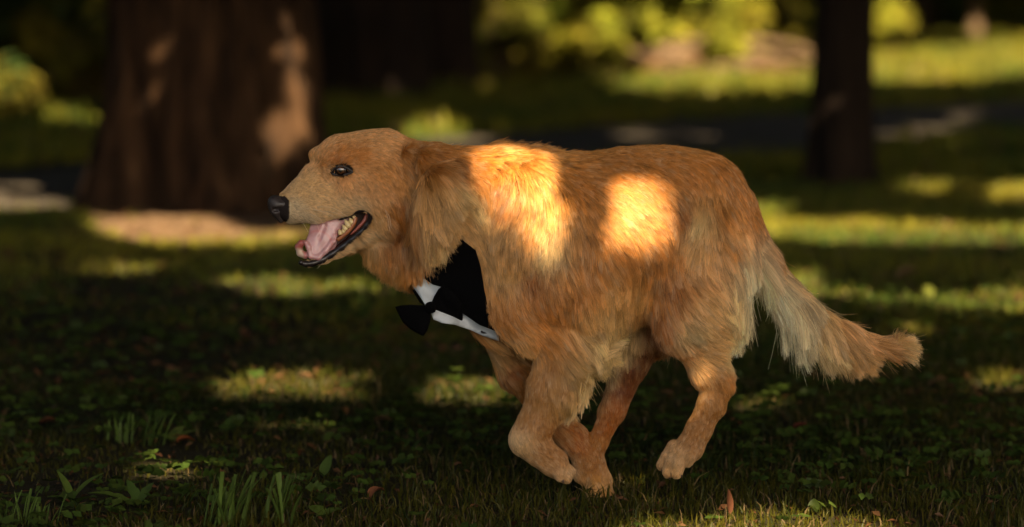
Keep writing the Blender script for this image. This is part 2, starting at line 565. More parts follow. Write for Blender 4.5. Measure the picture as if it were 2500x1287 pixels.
def open_to(gaps, q, marg):
    r = np.zeros(len(q), bool)
    for poly, s, nz, grow in gaps:
        lo, hi = poly.min(0) - .3, poly.max(0) + .3
        m = np.where((q > lo).all(1) & (q < hi).all(1) & ~r)[0]
        if not len(m): continue
        sd = poly_sd(poly, q[m, 0], q[m, 1])
        if s >= 1:
            r[m] |= sd < grow + marg
        else:
            qq = np.column_stack([q[m], np.full(len(m), s * 10)])
            nn = 0.5 + 0.5 * (0.65 * vnoise(qq, nz, 4) + 0.35 * vnoise(qq, nz * 2.7, 6)) * 1.5
            edge = np.clip((marg - sd) / 0.06, -1, 1) * .12
            r[m] |= (sd < grow + marg) & (nn < s + edge)
    return r


def lit(q, marg=0.0):
    """is the foliage open towards the sun at sun-plane point q (N,2)"""
    r = open_to(FLECKS, q, marg * .7)
    g = open_to(GAPS, q, marg)
    for poly in SHADED:
        g &= ~(poly_sd(poly, q[:, 0], q[:, 1]) < .02)
    return r | g


def leaf_cards(P, N, size, aspect, seed, droop=0.0):
    """kite-shaped leaves, two triangles each"""
    r = np.random.default_rng(seed)
    n = len(P)
    a = np.cross(N, r.normal(0, 1, (n, 3))); a /= np.linalg.norm(a, axis=1)[:, None] + 1e-9
    b = np.cross(N, a); b /= np.linalg.norm(b, axis=1)[:, None] + 1e-9
    size = np.broadcast_to(size, (n,))[:, None]
    V = np.stack([P - a * size * .5, P + b * size * aspect * .5 - a * size * .05 + N * size * .06,
                  P + a * size * .55 - N * size * droop, P - b * size * aspect * .5 - a * size * .05 + N * size * .06], 1).reshape(-1, 3)
    i = np.arange(n) * 4
    Fq = np.concatenate([np.stack([i, i + 1, i + 2], 1), np.stack([i, i + 2, i + 3], 1)])
    return V, Fq


def leaf_cols(n, base, var, seed):
    r = np.random.default_rng(seed)
    c = np.array(base)[None] * (1 + var * r.normal(0, 1, (n, 1)))
    c[:, 0] *= 1 + .25 * r.random(n)
    return np.repeat(np.clip(c, .004, .9), 4, 0)


M_LEAF = mat_leaf('crown_leaves', trans=0.38)
M_LEAFU = mat_leaf('undergrowth_leaves', trans=0.45)


def shade_canopy():  # unseen leaves laid to shade the scene, left out where sun should land
    Ps = []
    inner = []
    for (c, y0, y1, hw0, hw1, layers) in ((0.07, -1.4, 3.3, 2.2, 2.7, 6), (0.10, 3.2, 10.5, 2.8, 4.2, 6), (0.12, 10.2, 44, 4.2, 9.5, 6), (0.34, -1.0, 46, 15, 17, 4)):
        Yg = y0
        u_lo, v_lo = uv([[-hw1 - 1, y1, 0]])[0][0], None
        cor = np.array([[sx * hw, y, z] for sx in (-1, 1) for hw, y in ((hw0, y0), (hw1, y1)) for z in (0, 1.0)])
        q = uv(cor)
        lo, hi = q.min(0) - .3, q.max(0) + .3
        for k in range(layers):
            gx, gy = np.meshgrid(np.arange(lo[0], hi[0], c), np.arange(lo[1], hi[1], c))
            n = gx.size
            q2 = np.column_stack([gx.ravel(), gy.ravel()]) + rng.uniform(-.5, .5, (n, 2)) * c + rng.uniform(-.5, .5, 2) * c
            # where this ray meets the ground
            base = q2[:, :1] * UU + q2[:, 1:] * VV
            g = base - S * (base[:, 2:3] / S[2])
            Y = g[:, 1]
            hw = hw0 + (hw1 - hw0) * (Y - y0) / (y1 - y0)
            m = (Y > y0) & (Y < y1) & (np.abs(g[:, 0]) < hw)
            if c > .3:
                m &= ~(np.abs(g[:, 0]) < np.interp(Y, [-3, 3.2, 10.4, 44], [2.2, 2.7, 4.2, 9.4]))
            g, q2 = g[m], q2[m]
            zz = 4.6 + 0.55 * k + rng.uniform(0, .5, len(g)) + 0.5 * vnoise(g, .35, 2)
            if c < .08: zz = zz * 0.62
            elif c < .115: zz = zz * .62
            P = g + S * (zz / S[2])[:, None]
            keep = ~lit(q2, c * .42)
            Ps.append((P[keep], np.full(keep.sum(), c * 1.75)))
    P = np.concatenate([p for p, _ in Ps]); sz = np.concatenate([s for _, s in Ps])
    tx = np.array([[t[1], t[2]] for t in TREES])
    own = np.argmin(np.hypot(P[:, None, 0] - tx[:, 0], P[:, None, 1] - tx[:, 1]), 1)
    for i, t in enumerate(TREES):
        m = own == i
        if m.sum() < 5: continue
        N = S[None] + rng.normal(0, .38, (m.sum(), 3)); N /= np.linalg.norm(N, axis=1)[:, None]
        V, Fq = leaf_cards(P[m], N, sz[m] * rng.uniform(.85, 1.25, m.sum()), .85, i)
        o = mesh_np('shade_crown', V, Fq, M_LEAF, t[0], smooth=False, cols=leaf_cols(m.sum(), (.045, .075, .016), .25, i))
        o['kind'] = 'stuff'
    print('canopy leaves', len(P))


shade_canopy()

# ---- undergrowth: bushes made of single leaves on stems
M_STEM = mat_noise('twigs', (.05, .03, .02), (.11, .075, .045), 20)


def bush(px, py, rad, hgt, n, leaf, col, label, name='bush', group='bushes of the undergrowth'):
    p = G(px, py)
    t = empty(name, (float(p[0]), float(p[1]), 0), label, 'bush', group)
    r = np.random.default_rng(int(abs(px * 7 + py)))
    nl = 16
    cen = np.column_stack([r.normal(0, rad * .55, nl), r.normal(0, rad * .45, nl), r.uniform(.10, .80, nl) * hgt])
    rr = r.uniform(.16, .34, nl) * rad
    n = int(n * 1.5); leaf = leaf * .85
    w = r.integers(0, nl, n)
    d = r.normal(0, 1, (n, 3)); d /= np.linalg.norm(d, axis=1)[:, None]
    P = cen[w] + d * rr[w][:, None] * (r.random((n, 1)) ** .45)
    P[:, 2] = np.abs(P[:, 2]) + .03
    N = d * .6 + S[None] * .3 + r.normal(0, .5, (n, 3)) + [0, 0, .5]; N /= np.linalg.norm(N, axis=1)[:, None]
    V, Fq = leaf_cards(P + p, N, leaf * r.uniform(.6, 1.3, n), .6, int(abs(px)), .15)
    o = mesh_np('foliage', V, Fq, M_LEAFU, t, smooth=False, cols=leaf_cols(n, col, .28, int(abs(px))) * np.repeat(r.uniform(.45, 1.35, (nl, 1)) * np.array([1, 1, 1]) * np.column_stack([r.uniform(.75, 1.1, nl), np.ones(nl), np.ones(nl)]), 1, 0)[np.repeat(w, 4)])
    o['kind'] = 'stuff'
    sv, sf, off = [], [], 0
    for k in range(nl):
        c = spline([[r.normal(0, .05), r.normal(0, .05), 0], [cen[k][0] * .5, cen[k][1] * .5, cen[k][2] * .6], cen[k]], 5) + p
        a5 = np.arange(4) / 4 * 2 * PI
        vv = np.concatenate([c[m] + (0.011 - .0018 * m) * np.stack([np.cos(a5), np.sin(a5), 0 * a5], 1) for m in range(5)])
        sv.append(vv); sf.append(np.array([(m * 4 + q, m * 4 + (q + 1) % 4, m * 4 + 4 + (q + 1) % 4, m * 4 + 4 + q) for m in range(4) for q in range(4)]) + off)
        off += len(vv)
    mesh_np('stem', np.concatenate(sv), np.concatenate(sf), M_STEM, t)
    return t


YG = (.20, .20, .020)
DG = (.050, .075, .018)
MG = (.13, .12, .015)
for px, py, rad, hgt, n, lf, c, lb in [
    (1235, 205, .60, 1.0, 2600, .075, MG, 'sunlit leafy bush beside the dark trunk above the dog\'s neck'),
    (1330, 200, .60, .95, 2600, .075, YG, 'yellow-green bush second from the dark trunk'),
    (1425, 192, .62, .95, 2600, .08, YG, 'broad-leaved yellow bush behind the dark hollow'),
    (1520, 182, .62, 1.0, 2600, .085, YG, 'bright bush at the left end of the brush heap'),
    (1610, 168, .70, 1.1, 2800, .085, YG, 'bush under the leaning sapling'),
    (1720, 158, .70, 1.1, 2800, .085, YG, 'bush between the leaning sapling and the upright one'),
    (1850, 152, .70, 1.1, 2600, .085, MG, 'bush just right of the upright sapling'),
    (1950, 150, .70, 1.1, 2600, .085, YG, 'grassy bush right against the slim dark tree\'s left edge'),
    (2180, 105, .7, 1.2, 2200, .085, DG, 'dim bush right against the slim dark tree\'s right edge'),
    (2300, 80, .9, 1.1, 2600, .10, YG, 'bright bush behind the far sunlit lawn'),
    (2440, 70, 1.0, 1.2, 2600, .10, YG, 'light green bush at the far right beyond the lawn'),
    (2580, 70, 1.0, 1.2, 2200, .10, YG, 'bush cut off by the right edge of the picture beyond the lawn'),
    (40, 300, .60, 1.0, 2600, .07, MG, 'sun-topped shrub at the left edge beyond the path'),
    (170, 285, .62, 1.0, 2600, .07, MG, 'sun-topped shrub in the middle of the left-hand shrubs'),
    (285, 290, .55, 0.9, 2400, .07, MG, 'shrub closest to the massive trunk on its left'),
    (-90, 300, .6, 1.0, 2200, .07, DG, 'shrub cut off by the left edge of the picture'),
    (1150, 120, .9, 1.3, 2400, .1, DG, 'dark bush deep in the wood behind the dark trunk'),
    (1380, 95, .9, 1.3, 2400, .1, DG, 'dim bush in the second row behind the yellow bushes'),
    (1560, 85, .9, 1.3, 2400, .1, DG, 'dim bush in the second row behind the brush heap'),
    (1900, 80, .9, 1.3, 2400, .1, DG, 'dim bush in the second row behind the upright sapling'),
]:
    bush(px, py, rad, hgt, n, lf, c, lb)

# the wood behind, plus unseen side walls added to block sky light
n = 46000
wx = rng.uniform(-1, 1, n) * 26
wy = 38 + 10 * rng.random(n) + 2 * vnoise(np.column_stack([wx, wx * 0, wx * 0]), .3, 8)
wz = rng.uniform(0, 1, n) ** 1.2 * 11
m = 30000
sx = np.where(rng.random(m) < .5, -1, 1) * rng.uniform(17, 23, m)
P = np.column_stack([np.concatenate([wx, sx]), np.concatenate([wy, rng.uniform(-2, 42, m)]), np.concatenate([wz, rng.uniform(0, 9, m)])])
n += m
N = rng.normal(0, .6, (n, 3)) + [0, -.4, .5]; N[46000:, 0] += .8; N /= np.linalg.norm(N, axis=1)[:, None]
V, Fq = leaf_cards(P, N, rng.uniform(.3, .6, n), .7, 91)
wood = mesh_np('woodland', V, Fq, M_LEAFU, None, smooth=False, cols=leaf_cols(n, (.028, .042, .012), .3, 92))
tag(wood, 'dark woodland closing the view behind all the bushes, with added side walls for shade', 'woodland', kind='stuff')

# brush heap: dead branches in the sun
hp = G(1690, 185)
heap = empty('brush_heap', (float(hp[0]), float(hp[1]), 0), 'sunlit heap of pale dead branches in front of the bushes', 'brush heap')
for k in range(34):
    a = rng.normal(0, .45); L2 = rng.uniform(.4, 1.0)
    c0 = hp + np.array([rng.normal(0, .48), rng.normal(0, .3), .03 + .22 * rng.random() ** 2])
    d = np.array([math.cos(a), math.sin(a), rng.normal(0, .12)])
    bend = rng.normal(0, .06, 3)
    pp = [c0 - d * L2 / 2, c0 + bend, c0 + d * L2 / 2]
    for q in pp: q[2] = max(q[2], .03)
    tube('branch', spline(pp, 7), np.linspace(rng.uniform(.012, .035), .008, 7), M_BARK3, heap, 8)
n = 500
P = hp + np.column_stack([rng.normal(0, .5, n), rng.normal(0, .28, n), np.abs(rng.normal(0, .05, n)) + .02])
N = rng.normal(0, .4, (n, 3)) + [0, 0, 1]; N /= np.linalg.norm(N, axis=1)[:, None]
V, Fq = leaf_cards(P, N, rng.uniform(.04, .09, n), .6, 77, .2)
o = mesh_np('dead_leaves', V, Fq, M_LEAFU, heap, smooth=False, cols=leaf_cols(n, (.16, .09, .045), .4, 78)); o['kind'] = 'stuff'

# ---- grass
def blades(P, h, w, lean, cols, seed):
    r = np.random.default_rng(seed)
    n = len(P)
    a = r.random(n) * 2 * PI
    s = np.stack([np.cos(a), np.sin(a), 0 * a], 1)
    b = r.random(n) * 2 * PI
    d = np.stack([np.cos(b), np.sin(b), 0 * b], 1) * (lean * r.random(n) * h)[:, None]
    w = np.broadcast_to(w, (n,))[:, None]
    h = h[:, None] if np.ndim(h) else np.full((n, 1), h)
    up = np.array([0, 0, 1.0])
    V = np.stack([P - s * w / 2, P + s * w / 2,
                  P + up * h * .55 + d * .35 + s * w * .42, P + up * h * .55 + d * .35 - s * w * .42,
                  P + up * h * (1 - .25 * lean * .5) + d], 1).reshape(-1, 3)
    i = np.arange(n) * 5
    q = np.stack([i, i + 1, i + 2, i + 3], 1)
    t = np.stack([i + 3, i + 2, i + 4], 1)
    return V, q, t, np.repeat(cols, 5, 0)


def grass_cover(P):
    """0 bare .. 1 thick"""
    c = 0.5 + 0.5 * (0.7 * vnoise(P * [1, 1, 0], 1.1, 31) + 0.5 * vnoise(P * [1, 1, 0], 3.3, 32)) + .22
    px, py = PX(P)
    bare = np.exp(-((px - 300) / 420) ** 2 - ((py - 830) / 170) ** 2) * .75 + np.exp(-((px - 420) / 60) ** 2 - ((py - 1110) / 22) ** 2) * .9 \
        + np.exp(-((px - 480) / 240) ** 2 - ((py - 560) / 36) ** 2) * .9 + np.exp(-((px - 220) / 260) ** 2 - ((py - 1215) / 45) ** 2) * .5
    c = c - bare
    return np.clip(c, 0.04, 1)


M_GRASS = mat_leaf('grass_blades', trans=0.40, rough=0.45)
Vs, Qs, Ts, Cs, off = [], [], [], [], 0
for (y0, y1, hw0, hw1, dens, hmin, hmax, wd, seed) in ((-0.75, 3.0, 1.7, 2.3, 10500, .012, .034, .0026, 1), (3.0, 9.0, 2.3, 3.6, 3000, .02, .05, .0055, 2), (9.0, 36, 3.8, 8.2, 420, .04, .10, .018, 3)):
    n = int((y1 - y0) * (hw0 + hw1) * dens)
    Y = rng.uniform(y0, y1, n)
    X = rng.uniform(-1, 1, n) * (hw0 + (hw1 - hw0) * (Y - y0) / (y1 - y0))
    P = np.column_stack([X, Y, 0 * X])
    cv = grass_cover(P)
    keep = (rng.random(n) < cv * np.where(poly_sd(EARTH, *PX(P)) < 0, .10, 1)) & (path_dist(X, Y) > 1.0 + .15 * rng.random(n))
    P = P[keep]; cv = cv[keep]
    n = len(P)
    tall = 1 + .6 * np.clip(vnoise(P, 2.3, 41), -.5, 1) + .5 * (rng.random(n) < .04) + 1.3 * (vnoise(P, 6.5, 44) > .52) * (Y[keep] < 2.6) * rng.random(n)
    h = rng.uniform(hmin, hmax, n) * tall * (0.6 + .5 * cv)
    mixc = np.clip(.5 + .5 * vnoise(P, 1.7, 42) + .25 * rng.normal(0, 1, n), 0, 1)[:, None]
    col = (np.array([.018, .034, .006]) * (1 - mixc) + np.array([.092, .078, .008]) * mixc) * (.72 + 1.9 * np.clip((Y[keep][:, None] - 1.5) / 3.5, 0, 1))  # lighter from mid lawn on: sun brightness put into the blade colour
    dead = rng.random(n) < .09
    col[dead] = np.array([.15, .10, .045]) * rng.uniform(.6, 1.1, (dead.sum(), 1))
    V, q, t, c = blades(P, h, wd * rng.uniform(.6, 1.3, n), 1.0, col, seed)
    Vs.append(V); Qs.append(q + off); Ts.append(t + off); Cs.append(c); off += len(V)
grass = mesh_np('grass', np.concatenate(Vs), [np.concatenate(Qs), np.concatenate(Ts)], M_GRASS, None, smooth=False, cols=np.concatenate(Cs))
tag(grass, 'mown lawn grass covering the ground in sun flecks and shade', 'grass', kind='stuff')
print('grass verts', off)

# clover and small broad leaves in the lawn, straw and crumbs of dead leaf
n = 9000
Y = -0.7 + 4.6 * rng.random(n) ** 1.3
X = rng.uniform(-1, 1, n) * (1.7 + .16 * (Y + .7))
P = np.column_stack([X, Y, rng.uniform(.012, .040, n)])
m = vnoise(P * [1, 1, 0], 1.9, 51) + .3 * rng.normal(0, 1, n) > .05
P = P[m]; n = len(P)
N = rng.normal(0, .45, (n, 3)) + [0, -.15, 1]; N /= np.linalg.norm(N, axis=1)[:, None]
P3 = np.repeat(P, 3, 0); k3 = np.tile(np.arange(3), n); a0 = np.repeat(rng.random(n) * 6.28, 3) + k3 * 2.094
sz3 = np.repeat(rng.uniform(.010, .022, n), 3)
P3 = P3 + np.column_stack([np.cos(a0), np.sin(a0), 0 * a0]) * (sz3 * .55)[:, None]
V, Fq = leaf_cards(P3, np.repeat(N, 3, 0), sz3, .9, 61)
clover = mesh_np('clover', V, Fq, M_GRASS, None, smooth=False, cols=leaf_cols(len(P3), (.034, .060, .010), .25, 62))
tag(clover, 'low clover and small broad leaves growing in the lawn', 'clover', kind='stuff')
n = 7000
Y = -0.7 + 9 * rng.random(n) ** 1.5
X = rng.uniform(-1, 1, n) * (1.7 + .16 * (Y + .7))
P = np.column_stack([X, Y, rng.uniform(.004, .02, n)])
N = rng.normal(0, .35, (n, 3)) + [0, 0, 1]; N /= np.linalg.norm(N, axis=1)[:, None]
V, Fq = leaf_cards(P, N, rng.uniform(.006, .024, n) * (1 + .8 * (Y > 1.5)), rng.uniform(.12, .6), 63, .2)
lit_ = mesh_np('leaf_litter', V, Fq, M_GRASS, None, smooth=False, cols=leaf_cols(n, (.075, .040, .018), .4, 64))
tag(lit_, 'straw, twigs and crumbs of dead leaf lying between the grass', 'leaf litter', kind='stuff')


# ================================================================== THE DOG
PXM = 1 / 1392.0                   # metres per photo pixel at the dog


class Field:
    """signed distance field sampled on a grid; smooth unions of tapered capsules"""

    def __init__(s, lo, hi, h):
        s.lo = np.array(lo, float); s.h = h
        s.n = np.ceil((np.array(hi) - s.lo) / h).astype(int) + 1
        s.F = np.full(s.n, 0.5, np.float32)
        s.ax = [s.lo[i] + h * np.arange(s.n[i]) for i in range(3)]

    def box(s, lo, hi):
        a = np.clip(np.floor((np.array(lo) - s.lo) / s.h).astype(int), 0, s.n)
        b = np.clip(np.ceil((np.array(hi) - s.lo) / s.h).astype(int) + 1, 0, s.n)
        return tuple(slice(a[i], b[i]) for i in range(3))

    def cone(s, a, b, ra, rb, kd=1.0, k=0.012, sub=False):
        a = np.array(a, float); b = np.array(b, float)
        m = k + 4 * s.h
        R = np.array([1, 1 / min(kd, 1), 1]) if False else np.array([1, max(1 / kd, 1), 1])
        lo = np.minimum(a - ra * R, b - rb * R) - m
        hi = np.maximum(a + ra * R, b + rb * R) + m
        sl = s.box(lo, hi)
        X = s.ax[0][sl[0]][:, None, None]; Y = s.ax[1][sl[1]][None, :, None]; Z = s.ax[2][sl[2]][None, None, :]
        e = b - a
        ee = max(e @ e, 1e-12)
        t = np.clip(((X - a[0]) * e[0] + (Y - a[1]) * e[1] + (Z - a[2]) * e[2]) / ee, 0, 1)
        dx = X - a[0] - t * e[0]; dy = (Y - a[1] - t * e[1]) * kd; dz = Z - a[2] - t * e[2]
        r = ra + (rb - ra) * t
        L = np.sqrt(dx * dx + dy * dy + dz * dz)
        g = np.sqrt(dx * dx + (dy * kd) ** 2 + dz * dz) / np.maximum(L, 1e-6)   # keeps the distances honest
        d = (L - r) / np.maximum(g, 1e-3)
        s.mix(sl, d, k, sub)

    def mix(s, sl, d, k, sub=False):
        A = s.F[sl]
        if sub:
            d = -d
            h = np.clip(0.5 - 0.5 * (A - d) / k, 0, 1)
            s.F[sl] = A * (1 - h) + d * h + k * h * (1 - h)
        else:
            h = np.clip(0.5 + 0.5 * (A - d) / k, 0, 1)
            s.F[sl] = A * (1 - h) + d * h - k * h * (1 - h)

    def at(s, p):
        q = (np.asarray(p) - s.lo) / s.h
        q = np.clip(q, 0, s.n - 1.001)
        i = q.astype(int); f = q - i
        out = 0
        for dx in (0, 1):
            for dy in (0, 1):
                for dz in (0, 1):
                    w = (f[..., 0] if dx else 1 - f[..., 0]) * (f[..., 1] if dy else 1 - f[..., 1]) * (f[..., 2] if dz else 1 - f[..., 2])
                    out = out + w * s.F[i[..., 0] + dx, i[..., 1] + dy, i[..., 2] + dz]
        return out

    def grad(s, p):
        e = s.h
        g = np.stack([s.at(p + np.eye(3)[i] * e) - s.at(p - np.eye(3)[i] * e) for i in range(3)], -1)
        return g / (np.linalg.norm(g, axis=-1, keepdims=True) + 1e-9)

    def mesh(s, smooth=3):
        import openvdb as vdb
        g = vdb.FloatGrid(); g.background = 3 * s.h
        g.copyFromArray(np.clip(s.F, -3 * s.h, 3 * s.h).astype(np.float32))
        pts, quads = g.convertToQuads(0.0)
        pts = pts.astype(float) * s.h + s.lo
        quads = quads.astype(np.int64)
        e = np.concatenate([quads[:, [0, 1]], quads[:, [1, 2]], quads[:, [2, 3]], quads[:, [3, 0]]])
        e = np.concatenate([e, e[:, ::-1]])
        cnt = np.bincount(e[:, 0], minlength=len(pts))[:, None]
        for it in range(smooth * 2):
            av = np.stack([np.bincount(e[:, 0], pts[e[:, 1], k], minlength=len(pts)) for k in range(3)], 1) / np.maximum(cnt, 1)
            pts = pts + (av - pts) * (0.5 if it % 2 == 0 else -0.45)
        a, b, c = pts[quads[:, 0]], pts[quads[:, 1]], pts[quads[:, 2]]
        nn = np.cross(b - a, c - a)
        if (nn * s.grad(a)).sum(1).mean() < 0:
            quads = quads[:, ::-1]
        return pts, quads


def C(f, pts, kd=1.0, k=18, sub=False, mirror=None):
    """chain of tapered capsules through (px, py, depth px, radius px)"""
    for p, q in zip(pts[:-1], pts[1:]):
        a = W(p[0], p[1], p[2] * PXM); b = W(q[0], q[1], q[2] * PXM)
        f.cone(a, b, p[3] * PXM, q[3] * PXM, kd, k * PXM, sub)


def hax(x):                        # depth of the head's middle plane: the head turns slightly towards us
    return -12 - max(0, 960 - x) * 0.17


def H(f, pts, kd=1.0, k=14, both=False, sub=False):
    """head pieces; third value is the sideways offset from the head's middle plane (towards us negative)"""
    for s in ((1, -1) if both else (1,)):
        C(f, [(p[0], p[1], hax(p[0]) + s * p[2], p[3]) for p in pts], kd, k, sub)


B = Field((-0.46, -0.19, -0.015), (0.76, 0.19, 0.70), 0.0031)
# neck, chest, trunk, rump
C(B, [(985, 455, -8, 98), (1110, 490, 0, 125), (1235, 530, 0, 158)], 1.18, 30)
C(B, [(905, 582, -10, 40), (950, 592, -6, 54), (1030, 616, 0, 74), (1130, 660, 0, 100)], 1.05, 40)
C(B, [(1145, 705, 0, 78), (1230, 730, 0, 100), (1400, 765, 0, 84)], 0.92, 45)
C(B, [(1230, 560, 0, 182), (1400, 598, 0, 216), (1585, 552, 0, 194), (1668, 518, 0, 152)], 1.42, 40)
C(B, [(1480, 715, 0, 82), (1600, 680, 0, 66)], 0.9, 40)
C(B, [(1660, 520, 0, 148), (1716, 486, 0, 92), (1764, 575, 0, 80)], 1.2, 40)
# near shoulder and foreleg, folded at the wrist
C(B, [(1290, 460, -70, 62), (1270, 600, -98, 70), (1262, 740, -98, 62), (1290, 800, -96, 56)], 1.15, 34)
C(B, [(1300, 560, -80, 80), (1370, 700, -100, 84), (1425, 815, -98, 52)], 1.3, 40)
C(B, [(1375, 835, -96, 64), (1347, 950, -98, 53), (1303, 1050, -98, 42)], 1.15, 26)
C(B, [(1303, 1045, -98, 41), (1286, 1074, -98, 39), (1318, 1102, -98, 34), (1352, 1130, -97, 31), (1378, 1160, -96, 18)], 1.1, 16)
for dx, dy, dz, r in ((-10, 2, -120, 13), (6, 8, -108, 13), (14, -6, -88, 13), (10, -12, -76, 12)):
    C(B, [(1352, 1130, dz * 0.5 - 50, 15), (1376 + dx, 1158 + dy, dz, r)], 1, 6)
# far foreleg reaching the grass
C(B, [(1235, 800, 80, 62), (1265, 900, 92, 46), (1350, 1020, 95, 37), (1400, 1075, 95, 35)], 1.1, 26)
C(B, [(1400, 1070, 95, 36), (1440, 1130, 95, 33), (1458, 1178, 94, 34), (1468, 1206, 90, 24)], 1.05, 14)
C(B, [(1458, 1138, 95, 18), (1466, 1150, 95, 12)], 1, 10)
for dx, dz in ((-24, 72), (-6, 60), (12, 64), (26, 90)):
    C(B, [(1456 + dx * .4, 1176, dz + 6, 15), (1464 + dx, 1211, dz - 4, 12)], 1, 4)
# near hind leg: thigh, stifle, hock behind, shank, paw in the air
C(B, [(1715, 600, -62, 118), (1700, 730, -78, 102), (1668, 790, -86, 68)], 1.45, 40)
C(B, [(1745, 640, -60, 88), (1760, 780, -74, 50)], 1.3, 40)
C(B, [(1690, 790, -84, 74), (1733, 905, -88, 43), (1748, 942, -88, 35)], 1.3, 22)
C(B, [(1752, 935, -88, 33), (1738, 985, -88, 32), (1706, 1050, -88, 29), (1684, 1092, -88, 31), (1662, 1114, -88, 28)], 1.12, 14)
C(B, [(1766, 912, -88, 20), (1777, 938, -88, 12)], 1.2, 8)
for x0, y0, x, y, dz, r in ((1646, 1092, 1617, 1138, -76, 13), (1652, 1100, 1632, 1156, -94, 13.5), (1664, 1104, 1652, 1158, -108, 13), (1686, 1100, 1680, 1130, -112, 12)):
    C(B, [(x0, y0, dz * 0.7 - 27, 17), ((x0 + x) / 2, (y0 + y) / 2, dz - 2, r + 2.5), (x, y - 3, dz, r)], 1, 4.5)
# far hind leg behind the forelegs
C(B, [(1640, 700, 66, 96), (1590, 800, 84, 58), (1540, 885, 90, 39), (1496, 1003, 90, 30)], 1.25, 26)
C(B, [(1497, 1000, 90, 29), (1460, 1080, 90, 22), (1428, 1140, 90, 25), (1418, 1160, 88, 19)], 1.1, 14)
# tail
C(B, [(1795, 505, 0, 48), (1862, 632, 0, 34), (1945, 738, 0, 24), (2050, 805, 0, 17), (2170, 846, 0, 11)], 1.1, 26)
# head
H(B, [(905, 412, 0, 84), (985, 428, 0, 88)], 1.12, 20)
H(B, [(838, 398, 0, 70), (930, 396, 0, 80)], 1.1, 20)
H(B, [(815, 398, -36, 26), (850, 380, -30, 20)], 1.2, 12, both=True)
H(B, [(776, 382, 16, 19), (812, 390, 16, 34)], 1.1, 16)
H(B, [(850, 458, 0, 60), (775, 482, 0, 49), (708, 506, 0, 36)], 1.28, 20)
H(B, [(800, 420, 0, 42), (768, 438, 0, 34), (735, 470, 0, 30), (704, 489, 0, 23)], 1.2, 12)
H(B, [(716, 512, -10, 28), (770, 512, -16, 29), (842, 490, -24, 38)], 1.15, 14, both=True)
H(B, [(870, 462, -30, 44), (935, 480, -40, 58), (985, 500, -34, 58)], 1.15, 22, both=True)
H(B, [(802, 424, -82, 24), (812, 432, -84, 20)], 1.0, 16, both=True, sub=True)
# lower jaw
H(B, [(940, 545, 0, 52), (898, 570, 0, 30), (850, 600, 0, 15), (790, 631, 0, 11), (757, 640, 0, 10)], 0.55, 10)
H(B, [(930, 520, -42, 30), (896, 566, -34, 20), (850, 598, -24, 9)], 1.0, 10, both=True)
# ear, thin and hanging
C(B, [(1010, 378, -82, 28), (1062, 396, -112, 42), (1080, 452, -142, 50), (1046, 542, -156, 34)], 2.6, 4)
C(B, [(1005, 372, 68, 30), (1062, 392, 88, 44), (1076, 450, 104, 50), (1052, 520, 106, 38)], 2.6, 7)
C(B, [(1000, 374, -80, 10), (1040, 370, -98, 14), (1082, 374, -116, 15), (1112, 400, -128, 13), (1122, 450, -140, 10)], 1.2, 10)
SKIN0 = B.F.copy()                 # the head before the mouth and eye sockets are opened

MOUTH = [(700, 556), (760, 553), (832, 538), (878, 517), (896, 514), (906, 522), (903, 540), (886, 562), (850, 590), (800, 622), (760, 633), (700, 650)]


def surf_y(px, py, F=None, y0=-0.19, y1=0.1):
    """y of the dog's near surface at a photo pixel (nan where it misses)"""
    old = B.F
    if F is not None: B.F = F
    ys = np.linspace(y0, y1, 140)
    px = np.atleast_1d(np.asarray(px, float)); py = np.atleast_1d(np.asarray(py, float))
    P = np.stack([W(px, py, y) for y in ys])
    v = B.at(P)
    hit = v < 0
    idx = np.argmax(hit, 0)
    ok = hit.any(0)
    i0 = np.maximum(idx - 1, 0)
    ar = np.arange(len(px))
    va, vb = v[i0, ar], v[idx, ar]
    t = np.clip(va / np.maximum(va - vb, 1e-6), 0, 1)
    y = ys[i0] + t * (ys[idx] - ys[i0])
    B.F = old
    return np.where(ok, y, np.nan)


# open the mouth: cut a prism through the near cheek as deep as the far one
sl = B.box(W(690, 660, -0.2) - 0.01, W(915, 505, 0.05) + 0.01)
GX, GY, GZ = np.meshgrid(B.ax[0][sl[0]], B.ax[1][sl[1]], B.ax[2][sl[2]], indexing='ij')
qx, qy = PX(np.stack([GX, GY, GZ], -1))
sd2 = poly_sd(MOUTH, qx, qy) * PXM
dd = np.maximum(sd2, GY - (-52 + 14) * PXM)
B.mix(sl, dd, 0.002, sub=True)
# eye socket
EYE = (833, 415)
ey = float(surf_y([EYE[0]], [EYE[1]])[0])
eye_r = 19 * PXM
eye_c = W(EYE[0], EYE[1], ey + 15.5 * PXM)
B.cone(eye_c, eye_c, eye_r * 1.02, eye_r * 1.02, 1, 0.002, sub=True)
eyef_c = W(794, 402, hax(794) * PXM + 0.050)

pts, quads = B.mesh(2)
print('dog verts', len(pts))

# ---- colours of the coat (albedo), the darkest browns paint shade into folds and far legs
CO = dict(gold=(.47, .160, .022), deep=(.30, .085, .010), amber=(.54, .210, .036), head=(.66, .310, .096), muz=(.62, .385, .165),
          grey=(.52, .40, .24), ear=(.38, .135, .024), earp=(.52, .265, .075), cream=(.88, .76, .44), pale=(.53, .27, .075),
          shade_brown=(.15, .036, .006), leg=(.30, .115, .020), paw=(.50, .29, .12), crm2=(.62, .41, .15))
